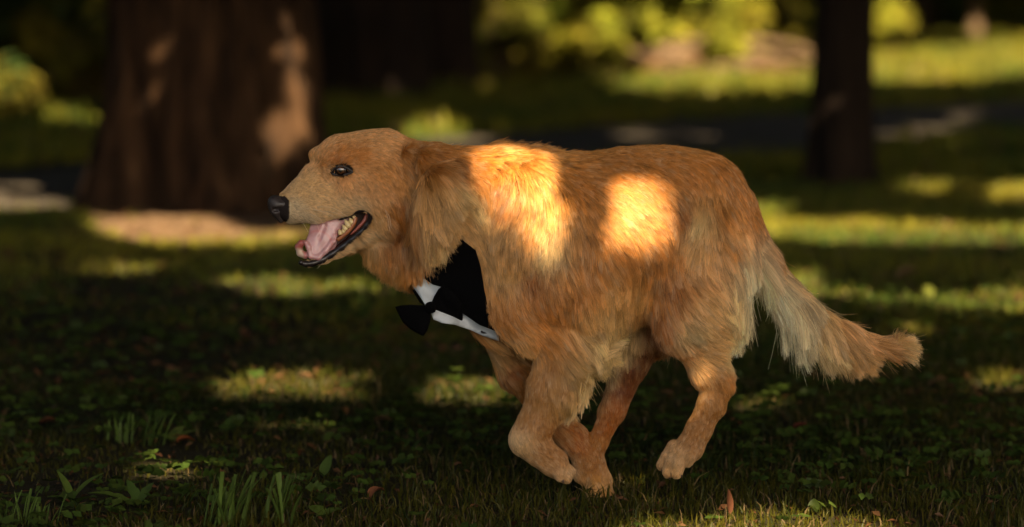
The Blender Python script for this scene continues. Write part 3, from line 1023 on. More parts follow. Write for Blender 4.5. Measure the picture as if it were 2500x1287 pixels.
# guides: px, py, direction in degrees (0 right, 90 down), length px, colour, lift, density
GUIDE = [
    # muzzle, face
    (690, 470, -25, 7, 'muz', .25, 1), (720, 500, 15, 7, 'grey', .25, 1), (705, 535, 60, 8, 'grey', .3, 1), (745, 540, 55, 10, 'grey', .3, 1),
    (740, 470, -20, 7, 'muz', .25, 1), (760, 440, -30, 7, 'muz', .25, 1), (770, 500, 12, 8, 'muz', .25, 1), (800, 530, 35, 11, 'muz', .3, 1),
    (755, 385, -60, 12, 'head', .6, 1), (770, 360, -50, 10, 'head', .35, 1), (800, 455, 10, 9, 'muz', .25, 1), (830, 500, 15, 11, 'muz', .25, 1),
    (870, 500, 20, 14, 'muz', .3, 1), (800, 345, -40, 9, 'head', .3, 1), (850, 325, -15, 10, 'head', .25, 1), (900, 318, 2, 11, 'head', .25, 1),
    (830, 375, -50, 11, 'gold', .35, 1), (826, 396, -70, 8, 'deep', .3, 1), (805, 425, 70, 7, 'head', .25, 1), (840, 450, 60, 9, 'head', .25, 1), (870, 425, 30, 10, 'head', .25, 1),
    (880, 380, -15, 11, 'gold', .25, 1), (930, 360, 0, 13, 'head', .25, 1), (930, 420, 25, 14, 'amber', .25, 1), (900, 460, 30, 14, 'head', .25, 1),
    (940, 480, 35, 20, 'head', .3, 1), (925, 530, 55, 22, 'pale', .35, 1), (960, 520, 60, 30, 'gold', .3, 1), (980, 440, 45, 18, 'amber', .3, 1),
    (960, 330, 8, 15, 'head', .3, 1), (1000, 330, 10, 20, 'gold', .35, 1),
    # jaw and throat
    (770, 645, 20, 7, 'muz', .2, 1), (850, 608, 10, 10, 'muz', .25, 1), (900, 580, 25, 18, 'muz', .3, 1), (870, 622, 85, 34, 'pale', .35, 1.2),
    (900, 630, 95, 48, 'earp', .4, 1.2), (950, 600, 80, 42, 'ear', .3, 1), (960, 660, 100, 52, 'earp', .4, 1), (1010, 640, 95, 50, 'gold', .3, 1),
    (1040, 690, 100, 30, 'pale', .3, 1),
    # ear
    (1000, 365, 20, 16, 'ear', .25, 1), (1050, 352, 15, 15, 'ear', .15, 1.2), (1000, 410, 50, 26, 'ear', .25, 1.2), (1060, 400, 45, 44, 'ear', .3, 1.4),
    (1110, 400, 60, 40, 'ear', .3, 1.4), (1020, 470, 75, 70, 'earp', .3, 1.6), (1060, 460, 62, 80, 'earp', .22, 1.7), (1105, 460, 48, 58, 'crm2', .3, 1.8),
    (1040, 530, 92, 100, 'earp', .2, 1.9), (1062, 560, 92, 78, 'crm2', .2, 1.9), (1080, 530, 84, 62, 'earp', .2, 1.9), (1010, 540, 92, 80, 'ear', .25, 1.5), (975, 560, 85, 34, 'shade_brown', .25, 1), (982, 490, 70, 22, 'deep', .2, 1), (1140, 535, 60, 26, 'pale', .25, 1),  # dark guides in front of the ear paint its shadow
    # neck
    (1060, 335, 8, 16, 'gold', .2, 1), (1110, 345, 8, 22, 'gold', .25, 1), (1130, 345, 5, 32, 'gold', .4, 1), (1165, 420, 55, 40, 'gold', .3, 1), (1145, 440, 60, 30, 'deep', .25, 1), (1150, 500, 60, 48, 'crm2', .4, 1.1),  # dark guide behind the ear: painted ear shadow on the neck
    (1180, 560, 65, 46, 'pale', .35, 1.1), (1130, 570, 75, 22, 'pale', .25, 1), (1125, 500, 80, 24, 'pale', .25, 1), (1190, 470, 70, 40, 'gold', .3, 1), (1080, 620, 90, 26, 'gold', .3, 1),
    # withers: rough hair standing up
    (1190, 345, -40, 46, 'amber', 1.1, 1.4), (1240, 340, -45, 54, 'amber', 1.4, 1.7), (1300, 345, -15, 52, 'amber', 1.2, 1.6), (1350, 365, 15, 36, 'amber', .4, 1.2),
    (1250, 400, 60, 40, 'amber', .35, 1), (1222, 450, 100, 36, 'shade_brown', .3, 1), (1240, 505, 98, 36, 'deep', .3, 1), (1300, 430, 55, 40, 'amber', .3, 1), (1350, 480, 80, 38, 'amber', .3, 1),  # darkest guides paint the shade of the shoulder crease
    # shoulder, arm
    (1230, 560, 95, 38, 'earp', .3, 1), (1240, 660, 88, 36, 'pale', .28, 1), (1230, 760, 80, 38, 'gold', .3, 1), (1270, 850, 70, 44, 'pale', .35, 1),
    (1300, 560, 100, 28, 'gold', .3, 1), (1300, 680, 82, 30, 'deep', .3, 1), (1340, 600, 85, 42, 'crm2', .3, 1), (1350, 760, 60, 46, 'gold', .3, 1),
    (1400, 700, 62, 50, 'gold', .3, 1), (1440, 760, 58, 60, 'pale', .35, 1.1), (1320, 830, 60, 36, 'gold', .3, 1), (1120, 810, 45, 40, 'gold', .3, 1),
    (1180, 850, 30, 60, 'pale', .3, 1.1), (1080, 790, 70, 36, 'gold', .3, 1),
    # back and ribs
    (1420, 360, 8, 20, 'gold', .16, 1), (1500, 350, 5, 18, 'gold', .14, 1), (1600, 345, 5, 18, 'gold', .14, 1), (1420, 450, 50, 24, 'gold', .16, 1),
    (1500, 430, 32, 21, 'gold', .14, 1), (1450, 560, 55, 40, 'gold', .28, 1), (1540, 520, 45, 26, 'amber', .16, 1), (1520, 620, 60, 44, 'gold', .3, 1),
    (1600, 450, 40, 20, 'gold', .14, 1), (1610, 580, 62, 40, 'gold', .3, 1), (1420, 640, 60, 50, 'gold', .3, 1), (1490, 690, 75, 62, 'pale', .32, 1.1),
    (1470, 780, 70, 76, 'crm2', .35, 1.2), (1540, 780, 95, 76, 'crm2', .32, 1.3), (1560, 700, 85, 60, 'pale', .3, 1.1), (1600, 720, 80, 50, 'gold', .3, 1),
    (1520, 820, 100, 66, 'crm2', .3, 1.3), (1592, 790, 90, 40, 'shade_brown', .3, 1), (1600, 750, 90, 44, 'deep', .3, 1),  # darkest guides paint the shade in the belly gap
    # rump, hip, thigh
    (1690, 355, 12, 20, 'gold', .16, 1), (1750, 390, 35, 26, 'gold', .2, 1), (1800, 450, 55, 28, 'gold', .2, 1), (1690, 440, 30, 21, 'gold', .14, 1),
    (1660, 520, 70, 34, 'deep', .3, 1), (1710, 530, 120, 44, 'crm2', .35, 1), (1760, 520, 60, 36, 'gold', .25, 1), (1700, 600, 105, 46, 'pale', .3, 1),
    (1650, 620, 90, 44, 'gold', .3, 1), (1780, 600, 75, 40, 'amber', .25, 1), (1740, 660, 80, 44, 'head', .3, 1), (1800, 680, 82, 60, 'crm2', .3, 1.1),
    (1640, 700, 70, 48, 'deep', .3, 1), (1700, 720, 50, 50, 'pale', .3, 1), (1620, 780, 50, 58, 'deep', .3, 1.1), (1660, 790, 40, 62, 'crm2', .35, 1.2),
    (1720, 790, 38, 62, 'pale', .32, 1.2), (1780, 760, 60, 70, 'crm2', .32, 1.3), (1810, 800, 65, 62, 'cream', .35, 1.4), (1700, 860, 40, 50, 'pale', .35, 1.2),
    (1660, 860, 60, 30, 'gold', .3, 1), (1770, 860, 45, 46, 'crm2', .35, 1.3), (1832, 640, 90, 76, 'cream', .3, 1.4),
    # tail
    (1850, 520, 62, 26, 'gold', .25, 1), (1890, 620, 60, 26, 'gold', .25, 1.2), (1860, 660, 84, 150, 'cream', .25, 6), (1885, 690, 66, 165, 'cream', .25, 7),
    (1920, 690, 45, 60, 'pale', .25, 2), (1885, 650, 62, 60, 'pale', .25, 2), (1920, 740, 54, 140, 'cream', .25, 7), (1990, 730, 45, 42, 'pale', .25, 2), (1970, 770, 46, 138, 'crm2', .25, 7), (1990, 820, 40, 110, 'pale', .25, 5),
    (2040, 780, 35, 46, 'head', .25, 2), (2040, 815, 36, 120, 'pale', .25, 7), (2110, 815, 18, 62, 'head', .25, 3.5), (2110, 840, 20, 90, 'leg', .25, 6),
    (2150, 830, 10, 66, 'head', .2, 4), (2180, 842, 4, 74, 'crm2', .25, 7), (2192, 858, 26, 66, 'pale', .25, 7),
    # forelegs
    (1340, 890, 100, 20, 'leg', .2, 1), (1300, 950, 105, 14, 'leg', .18, 1), (1380, 950, 100, 16, 'leg', .2, 1), (1290, 1020, 108, 12, 'leg', .18, 1),
    (1440, 860, 32, 92, 'crm2', .4, 1.6), (1425, 920, 36, 88, 'crm2', .4, 1.5), (1405, 985, 34, 56, 'crm2', .45, 1.3), (1480, 850, 40, 60, 'crm2', .35, 1.8),
    (1262, 1080, 70, 10, 'muz', .18, 1), (1340, 1110, 45, 11, 'leg', .2, 1), (1385, 1160, 60, 8, 'paw', .25, 1), (1390, 1060, 60, 12, 'leg', .2, 1),
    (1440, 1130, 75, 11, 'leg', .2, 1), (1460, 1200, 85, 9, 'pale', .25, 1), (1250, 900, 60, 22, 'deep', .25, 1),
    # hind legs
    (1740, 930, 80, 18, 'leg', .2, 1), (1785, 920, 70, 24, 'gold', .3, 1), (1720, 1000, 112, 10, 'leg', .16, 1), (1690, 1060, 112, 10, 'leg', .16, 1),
    (1650, 1120, 120, 8, 'paw', .2, 1), (1540, 900, 95, 18, 'shade_brown', .2, 1), (1515, 950, 98, 14, 'shade_brown', .2, 1), (1575, 850, 95, 20, 'shade_brown', .2, 1), (1480, 1040, 108, 10, 'deep', .18, 1), (1412, 1080, 60, 11, 'deep', .2, 1), (1398, 1050, 70, 12, 'deep', .2, 1), (1500, 1000, 105, 11, 'deep', .18, 1), (1460, 1080, 110, 10, 'leg', .18, 1),  # dark guides colour the far legs as if in shade
]
GX_ = np.array([[g[0], g[1]] for g in GUIDE], float)
GD_ = np.array([[math.cos(math.radians(g[2])), math.sin(math.radians(g[2])), g[3], *CO[g[4]], g[5], g[6]] for g in GUIDE])


def guide(px, py, k=5):
    """interpolated (dx, dy, length, r, g, b, lift, density) at photo pixels"""
    out = np.empty((len(px), GD_.shape[1]))
    for s in range(0, len(px), 20000):
        d = np.hypot(px[s:s + 20000, None] - GX_[:, 0], py[s:s + 20000, None] - GX_[:, 1])
        idx = np.argpartition(d, k, axis=1)[:, :k]
        dk = np.take_along_axis(d, idx, 1)
        w = 1 / (dk + 9) ** 2.6
        w /= w.sum(1, keepdims=True)
        out[s:s + 20000] = (GD_[idx] * w[..., None]).sum(1)
    return out


MOUTH_IN = MOUTH
vx, vy = PX(pts)
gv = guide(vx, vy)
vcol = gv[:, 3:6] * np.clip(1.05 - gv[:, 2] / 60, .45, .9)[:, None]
m_in = (poly_sd(MOUTH, vx, vy) < 1.5) & (pts[:, 1] > -0.12) & (pts[:, 1] < 0.02)
vcol[m_in] = (.035, .008, .006)
e_d = np.hypot((vx - 829) / 33, (vy - 415) / 20)
m_eye = (e_d < 1.0) & (pts[:, 1] < -0.03)
vcol[m_eye] = (.012, .008, .006)
m_nose = (vx < 706) & (vy > 478) & (np.hypot((vx - 684) / 30, (vy - 512) / 36) < 1)
vcol[m_nose] = (.015, .010, .009)
M_BODY, nt, bs = new_mat('dog_skin')
at = nt.nodes.new('ShaderNodeAttribute'); at.attribute_name = 'col'
nt.links.new(at.outputs['Color'], bs.inputs['Base Color'])
bs.inputs['Roughness'].default_value = 0.8
bs.inputs['Specular IOR Level'].default_value = 0.15

dog = empty('dog', (0.15, 0, 0), 'golden retriever running to the left with its mouth open, tongue out, wearing a tuxedo bandana', 'dog')
body = mesh_np('body', pts, quads, M_BODY, dog, cols=vcol)

# ---- the coat
M_FUR, nt, bs = new_mat('dog_fur')
nt.nodes.remove(bs)
at = nt.nodes.new('ShaderNodeAttribute'); at.attribute_name = 'col'
hb = nt.nodes.new('ShaderNodeBsdfHairPrincipled')
hb.parametrization = 'COLOR'
hb.inputs['Roughness'].default_value = 0.38
hb.inputs['Radial Roughness'].default_value = 0.55
hb.inputs['Random Roughness'].default_value = 0.15
hi = nt.nodes.new('ShaderNodeHairInfo')
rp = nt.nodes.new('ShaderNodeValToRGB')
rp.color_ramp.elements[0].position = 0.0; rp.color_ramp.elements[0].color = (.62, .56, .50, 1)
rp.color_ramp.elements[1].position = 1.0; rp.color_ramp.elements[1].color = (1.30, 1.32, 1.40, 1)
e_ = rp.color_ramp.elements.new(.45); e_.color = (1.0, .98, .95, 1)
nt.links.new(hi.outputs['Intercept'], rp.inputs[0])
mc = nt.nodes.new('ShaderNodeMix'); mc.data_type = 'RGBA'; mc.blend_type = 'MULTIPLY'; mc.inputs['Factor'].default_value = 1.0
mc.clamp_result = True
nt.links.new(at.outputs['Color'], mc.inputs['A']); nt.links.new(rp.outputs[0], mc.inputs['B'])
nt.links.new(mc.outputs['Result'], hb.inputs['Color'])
df = nt.nodes.new('ShaderNodeBsdfDiffuse')
nt.links.new(mc.outputs['Result'], df.inputs['Color'])
mxs = nt.nodes.new('ShaderNodeMixShader'); mxs.inputs[0].default_value = 0.45
nt.links.new(hb.outputs[0], mxs.inputs[1]); nt.links.new(df.outputs[0], mxs.inputs[2])
nt.links.new(mxs.outputs[0], nt.nodes['Material Output'].inputs['Surface'])

BIB = [(1106, 516), (1119, 514), (1119, 572), (1166, 611), (1183, 700), (1198, 775), (1219, 832), (1150, 806), (1100, 797), (1055, 778), (1040, 745),
       (1008, 700), (987, 672), (1012, 664), (1030, 668), (1048, 620), (1066, 588), (1098, 566)]


def build_coat(n):
    tri = np.concatenate([quads[:, [0, 1, 2]], quads[:, [0, 2, 3]]])
    a, b, c = pts[tri[:, 0]], pts[tri[:, 1]], pts[tri[:, 2]]
    cr = np.cross(b - a, c - a)
    ar = np.linalg.norm(cr, axis=1) / 2
    cen = (a + b + c) / 3
    cx, cy = PX(cen)
    g = guide(cx, cy)
    dens = g[:, 7].copy()
    near = cr[:, 1] < 0
    dens *= np.where(cen[:, 1] > 0.03, 0.45, 1.0)
    short = np.clip(26 / g[:, 2], 0.8, 1.9)
    dens *= short
    # no hair inside the mouth, on the nose, in the eye, under the bandana
    dens[(poly_sd(MOUTH, cx, cy) < 1.5) & (cen[:, 1] < 0.02)] = 0
    dens[(np.hypot((cx - 833) / 29, (cy - 416) / 14) < 1) & near] = 0
    dens[(cx < 712) & (np.hypot((cx - 682) / 29, (cy - 512) / 36) < 1)] = 0
    dens[(poly_sd(BIB, cx, cy) < -3) & (cen[:, 1] < 0.06)] *= 0.0
    p = ar * dens
    p /= p.sum()
    t = rng.choice(len(tri), n, p=p)
    u, v = rng.random(n), rng.random(n)
    f = u + v > 1
    u[f], v[f] = 1 - u[f], 1 - v[f]
    root = a[t] + u[:, None] * (b[t] - a[t]) + v[:, None] * (c[t] - a[t])
    nor = B.grad(root)
    nc = max(50, n // 15)
    cl = rng.choice(n, nc, replace=False)          # clump leaders
    kd = kdtree.KDTree(nc)
    for i, q in enumerate(root[cl]): kd.insert(q, i)
    kd.balance()
    mem = np.array([kd.find(q)[1] for q in root])
    n2 = max(30, n // 140)
    cl2 = rng.choice(n, n2, replace=False)         # leaders of the big locks
    kd2 = kdtree.KDTree(n2)
    for i, q in enumerate(root[cl2]): kd2.insert(q, i)
    kd2.balance()
    mem2 = np.array([kd2.find(q)[1] for q in root])

    def strands(root, nor, T, jit, seed):
        m = len(root)
        rx, ry = PX(root)
        g = guide(rx, ry)
        d = np.stack([g[:, 0], 0.0 * rx, -g[:, 1]], -1)
        # the hair wanders: swirls and partings
        ang = 0.42 * vnoise(root, 9, 3) + 0.30 * vnoise(root, 26, 5) + jit * rng.normal(0, 1, m)
        ang *= np.clip(g[:, 2] / 24, 0.25, 1.15)
        ca, sa = np.cos(ang), np.sin(ang)
        d = np.stack([d[:, 0] * ca - d[:, 2] * sa, d[:, 1], d[:, 0] * sa + d[:, 2] * ca], -1)
        d -= nor * (d * nor).sum(1, keepdims=True)
        d /= np.linalg.norm(d, axis=1, keepdims=True) + 1e-6
        L = g[:, 2] * PXM * (0.78 + 0.44 * rng.random(m)) * (1 + 0.18 * vnoise(root, 40, 9))
        lift = g[:, 6] * (1 + 0.5 * vnoise(root, 30, 11)) * (0.8 + 0.4 * rng.random(m))
        side = np.cross(nor, d)
        curl = (0.10 * vnoise(root, 22, 15) + 0.05 * rng.normal(0, 1, m)) * np.clip(g[:, 2] / 45, 0, 2.6)
        t = T[None, :, None]
        up = lift[:, None, None] * (t - 0.55 * t * t)
        P = root[:, None] + L[:, None, None] * (t * d[:, None] * (1 - 0.12 * up) + up * nor[:, None] + curl[:, None, None] * t * t * side[:, None])
        P[..., 2] -= (L[:, None] * T[None] ** 2 * 0.10 * np.clip(g[:, 2, None] / 60, 0, 1.6))
        return P, g, L

    T = np.linspace(0, 1, 7)
    P, g, L = strands(root, nor, T, 0.10, 1)
    PC, _, LC = strands(root[cl], nor[cl], T, 0.05, 2)
    k = np.clip((g[:, 2] - 6) / 42, 0.12, 1.0)[:, None, None] * (0.70 * T ** 1.35)[None, :, None]
    P = P + (PC[mem] - P) * k
    PL, _, _ = strands(root[cl2], nor[cl2], T, 0.12, 3)
    k2 = np.clip((g[:, 2] - 30) / 50, 0, 1)[:, None, None] * (0.45 * T ** 1.5)[None, :, None]
    P = P + (PL[mem2] - P) * k2
    # fly-aways
    fly = rng.random(n) < np.where((np.abs(PX(root)[0] - 1265) < 85) & (PX(root)[1] < 380), .35, .06)
    P[fly] += (T[None, :, None] ** 2) * rng.normal(0, 0.004, (fly.sum(), 1, 3)) * (L[fly] / 0.03)[:, None, None]
    # keep hair outside the skin
    q = P.reshape(-1, 3)
    sdv = B.at(q)
    pen = sdv < 0.0012
    if pen.any():
        gq = B.grad(q[pen])
        q[pen] += gq * (0.0012 - sdv[pen])[:, None] * np.tile(np.clip(T * 3, 0, 1), n)[pen][:, None]
    P = q.reshape(P.shape)
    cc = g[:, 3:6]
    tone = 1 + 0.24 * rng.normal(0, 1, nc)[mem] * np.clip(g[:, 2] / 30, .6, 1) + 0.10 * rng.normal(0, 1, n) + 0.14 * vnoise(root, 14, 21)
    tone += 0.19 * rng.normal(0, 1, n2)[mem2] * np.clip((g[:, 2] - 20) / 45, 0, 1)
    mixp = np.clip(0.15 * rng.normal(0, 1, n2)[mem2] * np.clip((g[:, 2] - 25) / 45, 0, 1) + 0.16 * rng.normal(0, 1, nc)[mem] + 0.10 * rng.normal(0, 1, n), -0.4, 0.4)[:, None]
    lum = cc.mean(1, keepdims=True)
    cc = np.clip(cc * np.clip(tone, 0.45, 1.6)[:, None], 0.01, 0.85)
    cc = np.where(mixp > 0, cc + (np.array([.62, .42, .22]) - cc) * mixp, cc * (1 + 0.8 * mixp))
    cu = bpy.data.hair_curves.new('coat')
    cu.add_curves([len(T)] * n)
    cu.position_data.foreach_set('vector', P.astype(np.float32).ravel())
    r0 = np.clip(0.00026 + 0.0000016 * g[:, 2], 0.00026, 0.00040)
    rad = r0[:, None] * (1 - 0.75 * T[None, :] ** 1.6)
    ra = cu.attributes.get('radius') or cu.attributes.new('radius', 'FLOAT', 'POINT')
    ra.data.foreach_set('value', rad.astype(np.float32).ravel())
    ca = cu.attributes.new('col', 'FLOAT_COLOR', 'CURVE')
    c4 = np.ones((n, 4), np.float32); c4[:, :3] = cc
    ca.data.foreach_set('color', c4.ravel())
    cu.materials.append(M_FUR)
    o = bpy.data.objects.new('coat', cu)
    return link(o, dog)


coat = build_coat(470000)
coat['kind'] = 'stuff'

# ---- nose
FN = Field(W(640, 560, -0.075) - .004, W(725, 465, -0.005) + .004, 0.0011)


def HF(f, pts, kd=1.0, k=5, both=False, sub=False):
    for s in ((1, -1) if both else (1,)):
        C(f, [(p[0], p[1], hax(p[0]) + s * p[2], p[3]) for p in pts], kd, k, sub)


HF(FN, [(671, 494, 0, 17.5), (694, 498, 0, 17)], .82, 6)
HF(FN, [(672, 508, 0, 16), (686, 512, 0, 15)], .85, 8)
HF(FN, [(676, 520, 0, 12), (686, 538, 0, 7)], .8, 8)
HF(FN, [(676, 500, -15, 9), (699, 499, -19, 8)], 1, 6, both=True)
HF(FN, [(671, 512, -15, 6), (682, 513, -22, 5), (697, 511, -28, 2.5)], 1, 3, both=True, sub=True)
HF(FN, [(655, 515, 0, 2), (668, 535, 0, 2)], 1, 3, sub=True)
np_, nq_ = FN.mesh(2)
M_NOSE = mat_plain('nose_leather', (.030, .022, .020), .38, .5)
nz_ = M_NOSE.node_tree
vo = nz_.nodes.new('ShaderNodeTexVoronoi'); vo.inputs['Scale'].default_value = 520
bp = nz_.nodes.new('ShaderNodeBump'); bp.inputs['Strength'].default_value = .5; bp.inputs['Distance'].default_value = .001
nz_.links.new(nz_.nodes.new('ShaderNodeTexCoord').outputs['Object'], vo.inputs['Vector'])
nz_.links.new(vo.outputs['Distance'], bp.inputs['Height']); nz_.links.new(bp.outputs[0], nz_.nodes['Principled BSDF'].inputs['Normal'])
mesh_np('nose', np_, nq_, M_NOSE, dog)

# ---- eyes
M_EYE, nt, bs = new_mat('eye_wet')
at = nt.nodes.new('ShaderNodeAttribute'); at.attribute_name = 'col'
nt.links.new(at.outputs['Color'], bs.inputs['Base Color'])
bs.inputs['Roughness'].default_value = .08
bs.inputs['Coat Weight'].default_value = 1.0
bs.inputs['Coat Roughness'].default_value = .02


def eyeball(c, r, look, parent):
    look = np.array(look, float); look /= np.linalg.norm(look)
    nu, nv = 40, 48
    a = np.cross(look, [0, 0, 1.0]); a /= np.linalg.norm(a); b = np.cross(look, a)
    V, cl = [], []
    for i in range(nv + 1):
        t = PI * (i / nv) ** 1.25
        for j in range(nu):
            p = 2 * PI * j / nu
            V.append(c + r * (math.cos(t) * look * (1.03 if t < .5 else 1) + math.sin(t) * (math.cos(p) * a + math.sin(p) * b)))
            s = math.degrees(t)
            if s < 14: cl.append((.001, .001, .001))
            elif s < 27:
                v = .7 + .5 * random.random()
                cl.append((.075 * v, .028 * v, .009 * v))
            elif s < 36: cl.append((.012, .006, .004))
            else: cl.append((.010, .006, .005))
    Fq = np.array([(i * nu + j, i * nu + (j + 1) % nu, (i + 1) * nu + (j + 1) % nu, (i + 1) * nu + j) for i in range(nv) for j in range(nu)])
    return mesh_np('eye', V, Fq, M_EYE, parent, cols=np.array(cl))


eyeball(eye_c, eye_r, (-.05, -1, .02), dog)
M_LIP = mat_plain('lip_skin', (.012, .008, .008), .33, .5)
M_RIM = mat_plain('eyelid_skin', (.014, .009, .008), .45, .5)


def on_skin(P, F=None, out=0.0, dflt=-22):
    P = np.array(P, float)
    y = surf_y(P[:, 0], P[:, 1], F)
    for i in range(len(P)):
        if not (y[i] == y[i]): y[i] = (hax(P[i, 0]) + dflt) * PXM
    return np.stack([W(P[i, 0], P[i, 1], y[i] - out * PXM) for i in range(len(P))])


rim = [(810, 423), (816, 413), (824, 407), (835, 406), (846, 410), (854, 415), (861, 420), (852, 424), (841, 427), (828, 428), (817, 426), (810, 423)]
rr = spline(on_skin(rim, SKIN0, -1.0), 48)
tube('eyelid', rr, 2.8 * PXM, M_RIM, dog, 8)

# ---- mouth: lips, tongue, gums, teeth
lipc = [(828, 537, 1.5), (842, 531, 4), (862, 521, 6), (885, 512, 7), (899, 513, 7.5), (905, 524, 8), (902, 541, 8), (889, 560, 8.5), (866, 580, 8.5),
        (843, 598, 8.5), (813, 619, 8.5), (786, 635, 8.5), (762, 643, 8), (742, 644, 7), (731, 639, 6)]
L3 = on_skin([(p[0], p[1]) for p in lipc], SKIN0, -4.0)
L3[:, 1] = np.convolve(np.pad(L3[:, 1], 1, 'edge'), [.25, .5, .25], 'valid')
L4 = spline(np.column_stack([L3, [p[2] * PXM for p in lipc]]), 90)
wob = 1 + .10 * np.sin(np.arange(90) * 1.1) * (np.arange(90) > 40)
tube('lip', L4[:, :3], L4[:, 3] * wob, M_LIP, dog, 12)
# far lip, seen past the tongue
L3f = np.stack([W(x, y, (hax(x) + 26) * PXM) for x, y in [(880, 524), (893, 545), (850, 590), (800, 622), (755, 640)]])
tube('lip', spline(L3f, 40), 5 * PXM, M_LIP, dog, 8)
M_PINK, nt, bs = new_mat('tongue_skin')
at = nt.nodes.new('ShaderNodeAttribute'); at.attribute_name = 'col'
nt.links.new(at.outputs['Color'], bs.inputs['Base Color'])
bs.inputs['Roughness'].default_value = .34
bs.inputs['Coat Weight'].default_value = .35
bs.inputs['Coat Roughness'].default_value = .18
bs.inputs['Subsurface Weight'].default_value = .25
bs.inputs['Subsurface Radius'].default_value = (.006, .002, .002)
nn_ = nt.nodes.new('ShaderNodeTexNoise'); nn_.inputs['Scale'].default_value = 900
tcn = nt.nodes.new('ShaderNodeTexCoord'); nt.links.new(tcn.outputs['Object'], nn_.inputs['Vector'])
bp = nt.nodes.new('ShaderNodeBump'); bp.inputs['Strength'].default_value = .35; bp.inputs['Distance'].default_value = .001
nt.links.new(nn_.outputs[0], bp.inputs['Height']); nt.links.new(bp.outputs[0], bs.inputs['Normal'])
FT = Field(W(712, 650, -0.085) - .004, W(850, 520, 0.0) + .004, 0.0011)
C(FT, [(838, 534, -34, 16), (806, 556, -40, 26), (790, 588, -46, 31), (776, 610, -52, 24)], 2.3, 8)
C(FT, [(768, 553, -38, 11), (764, 590, -46, 14), (768, 618, -54, 14)], 1.8, 10)
C(FT, [(814, 560, -46, 6), (816, 578, -52, 5), (817, 590, -60, 3.5)], 1, 6)
C(FT, [(812, 590, -59, 6), (796, 612, -61, 6), (778, 629, -62, 6), (758, 626, -62, 5), (753, 604, -62, 5), (746, 592, -60, 5)], 1, 6)
C(FT, [(745, 593, -54, 6), (735, 594, -50, 7), (729, 603, -46, 8), (733, 618, -44, 8), (746, 624, -48, 9)], 1.0, 6)
C(FT, [(792, 550, -54, 5), (780, 580, -62, 4.5), (772, 606, -68, 3)], 1, 5, sub=True)
tp, tq = FT.mesh(2)
tx_, ty_ = PX(tp)
tc_ = np.tile(np.array([.50, .27, .265]), (len(tp), 1))
tc_ *= (1 + .08 * vnoise(tp, 260, 3))[:, None]
wr = np.clip((752 - tx_) / 10, 0, 1)[:, None]
tc_ = tc_ * (1 - wr) + np.array([.34, .085, .065]) * wr
wp = (np.clip((746 - tx_) / 8, 0, 1) * np.clip((ty_ - 603) / 8, 0, 1))[:, None]
tc_ = tc_ * (1 - wp) + np.array([.52, .36, .26]) * wp
rimw = np.clip(1 - np.abs(np.hypot(tx_ - 775, ty_ - 600) - 36) / 5, 0, 1)[:, None] * .5
tc_ = tc_ * (1 - rimw) + np.array([.55, .17, .15]) * rimw
mesh_np('tongue', tp, tq, M_PINK, dog, cols=tc_)
M_GUM = mat_plain('gum', (.30, .10, .035), .35, .5)
M_INNER = mat_plain('inner_cheek', (.28, .075, .05), .4, .5)
M_TOOTH = mat_plain('tooth_enamel', (.62, .47, .22), .3, .5)
gum = spline([W(824, 586, -56 * PXM), W(836, 577, -57 * PXM), W(852, 563, -58 * PXM), W(864, 545, -58 * PXM), W(868, 530, -56 * PXM)], 20)
tube('gum', gum, np.linspace(5, 5.5, 20) * PXM, M_GUM, dog, 10)
inn = spline([W(896, 520, -62 * PXM), W(890, 538, -66 * PXM), (W(872, 558, -66 * PXM)), W(856, 573, -64 * PXM)], 16)
tube('inner_cheek', inn, np.array([2, 4, 4.5, 5, 5, 5, 4.5, 4.5, 4, 4, 3.5, 3, 3, 2.5, 2, 1.5]) * PXM, M_INNER, dog, 10)
for bx, by, tx2, ty2, r in ((832, 573, 828, 560, 6), (840, 569, 836, 559, 5), (846, 562, 836, 549, 7), (853, 555, 842, 536, 7.5), (860, 546, 853, 532, 6.5), (866, 534, 860, 521, 4.5)):
    p0, p1 = W(bx, by, -57 * PXM), W(tx2, ty2, -58 * PXM)
    tube('tooth', np.array([p0 + (p1 - p0) * s for s in (0, .3, .6, .85, 1)]), np.array([1, 1, .8, .45, .12]) * r * PXM, M_TOOTH, dog, 8)

ml = [(790, 552), (835, 536), (885, 514), (903, 520), (900, 545), (870, 580), (845, 594), (815, 606), (795, 600)]
mlp = [W(x, y, (hax(x) + 8) * PXM) for x, y in ml] + [W(x, y, (hax(x) + 12) * PXM) for x, y in ml]
n9 = len(ml)
mesh_np('mouth_lining', mlp, [tuple(range(n9)), tuple(range(2 * n9 - 1, n9 - 1, -1))] + [(i, (i + 1) % n9, n9 + (i + 1) % n9, n9 + i) for i in range(n9)], mat_plain('mouth_lining_skin', (.055, .012, .010), .4, .4), dog, smooth=False)

# ---- claws
M_CLAW = mat_plain('claw_horn', (.10, .06, .04), .35, .5)
for x, y, dx, dy, dz, r in ((1617, 1145, 1, 12, -82, 4), (1633, 1160, 3, 12, -98, 4.5), (1658, 1156, 8, 10, -114, 4), (1371, 1168, 6, 14, -124, 4.5), (1386, 1168, 8, 13, -108, 4.5), (1394, 1150, 9, 12, -84, 4),
                            (1446, 1208, -8, 8, 66, 4), (1484, 1208, 8, 9, 96, 4)):
    p0, p1 = W(x, y, dz * PXM), W(x + dx, y + dy, dz * PXM)
    tube('claw', np.array([p0, (p0 + p1) / 2 + [0, -.0006, .0004], p1]), np.array([1, .8, .15]) * r * PXM, M_CLAW, dog, 8)

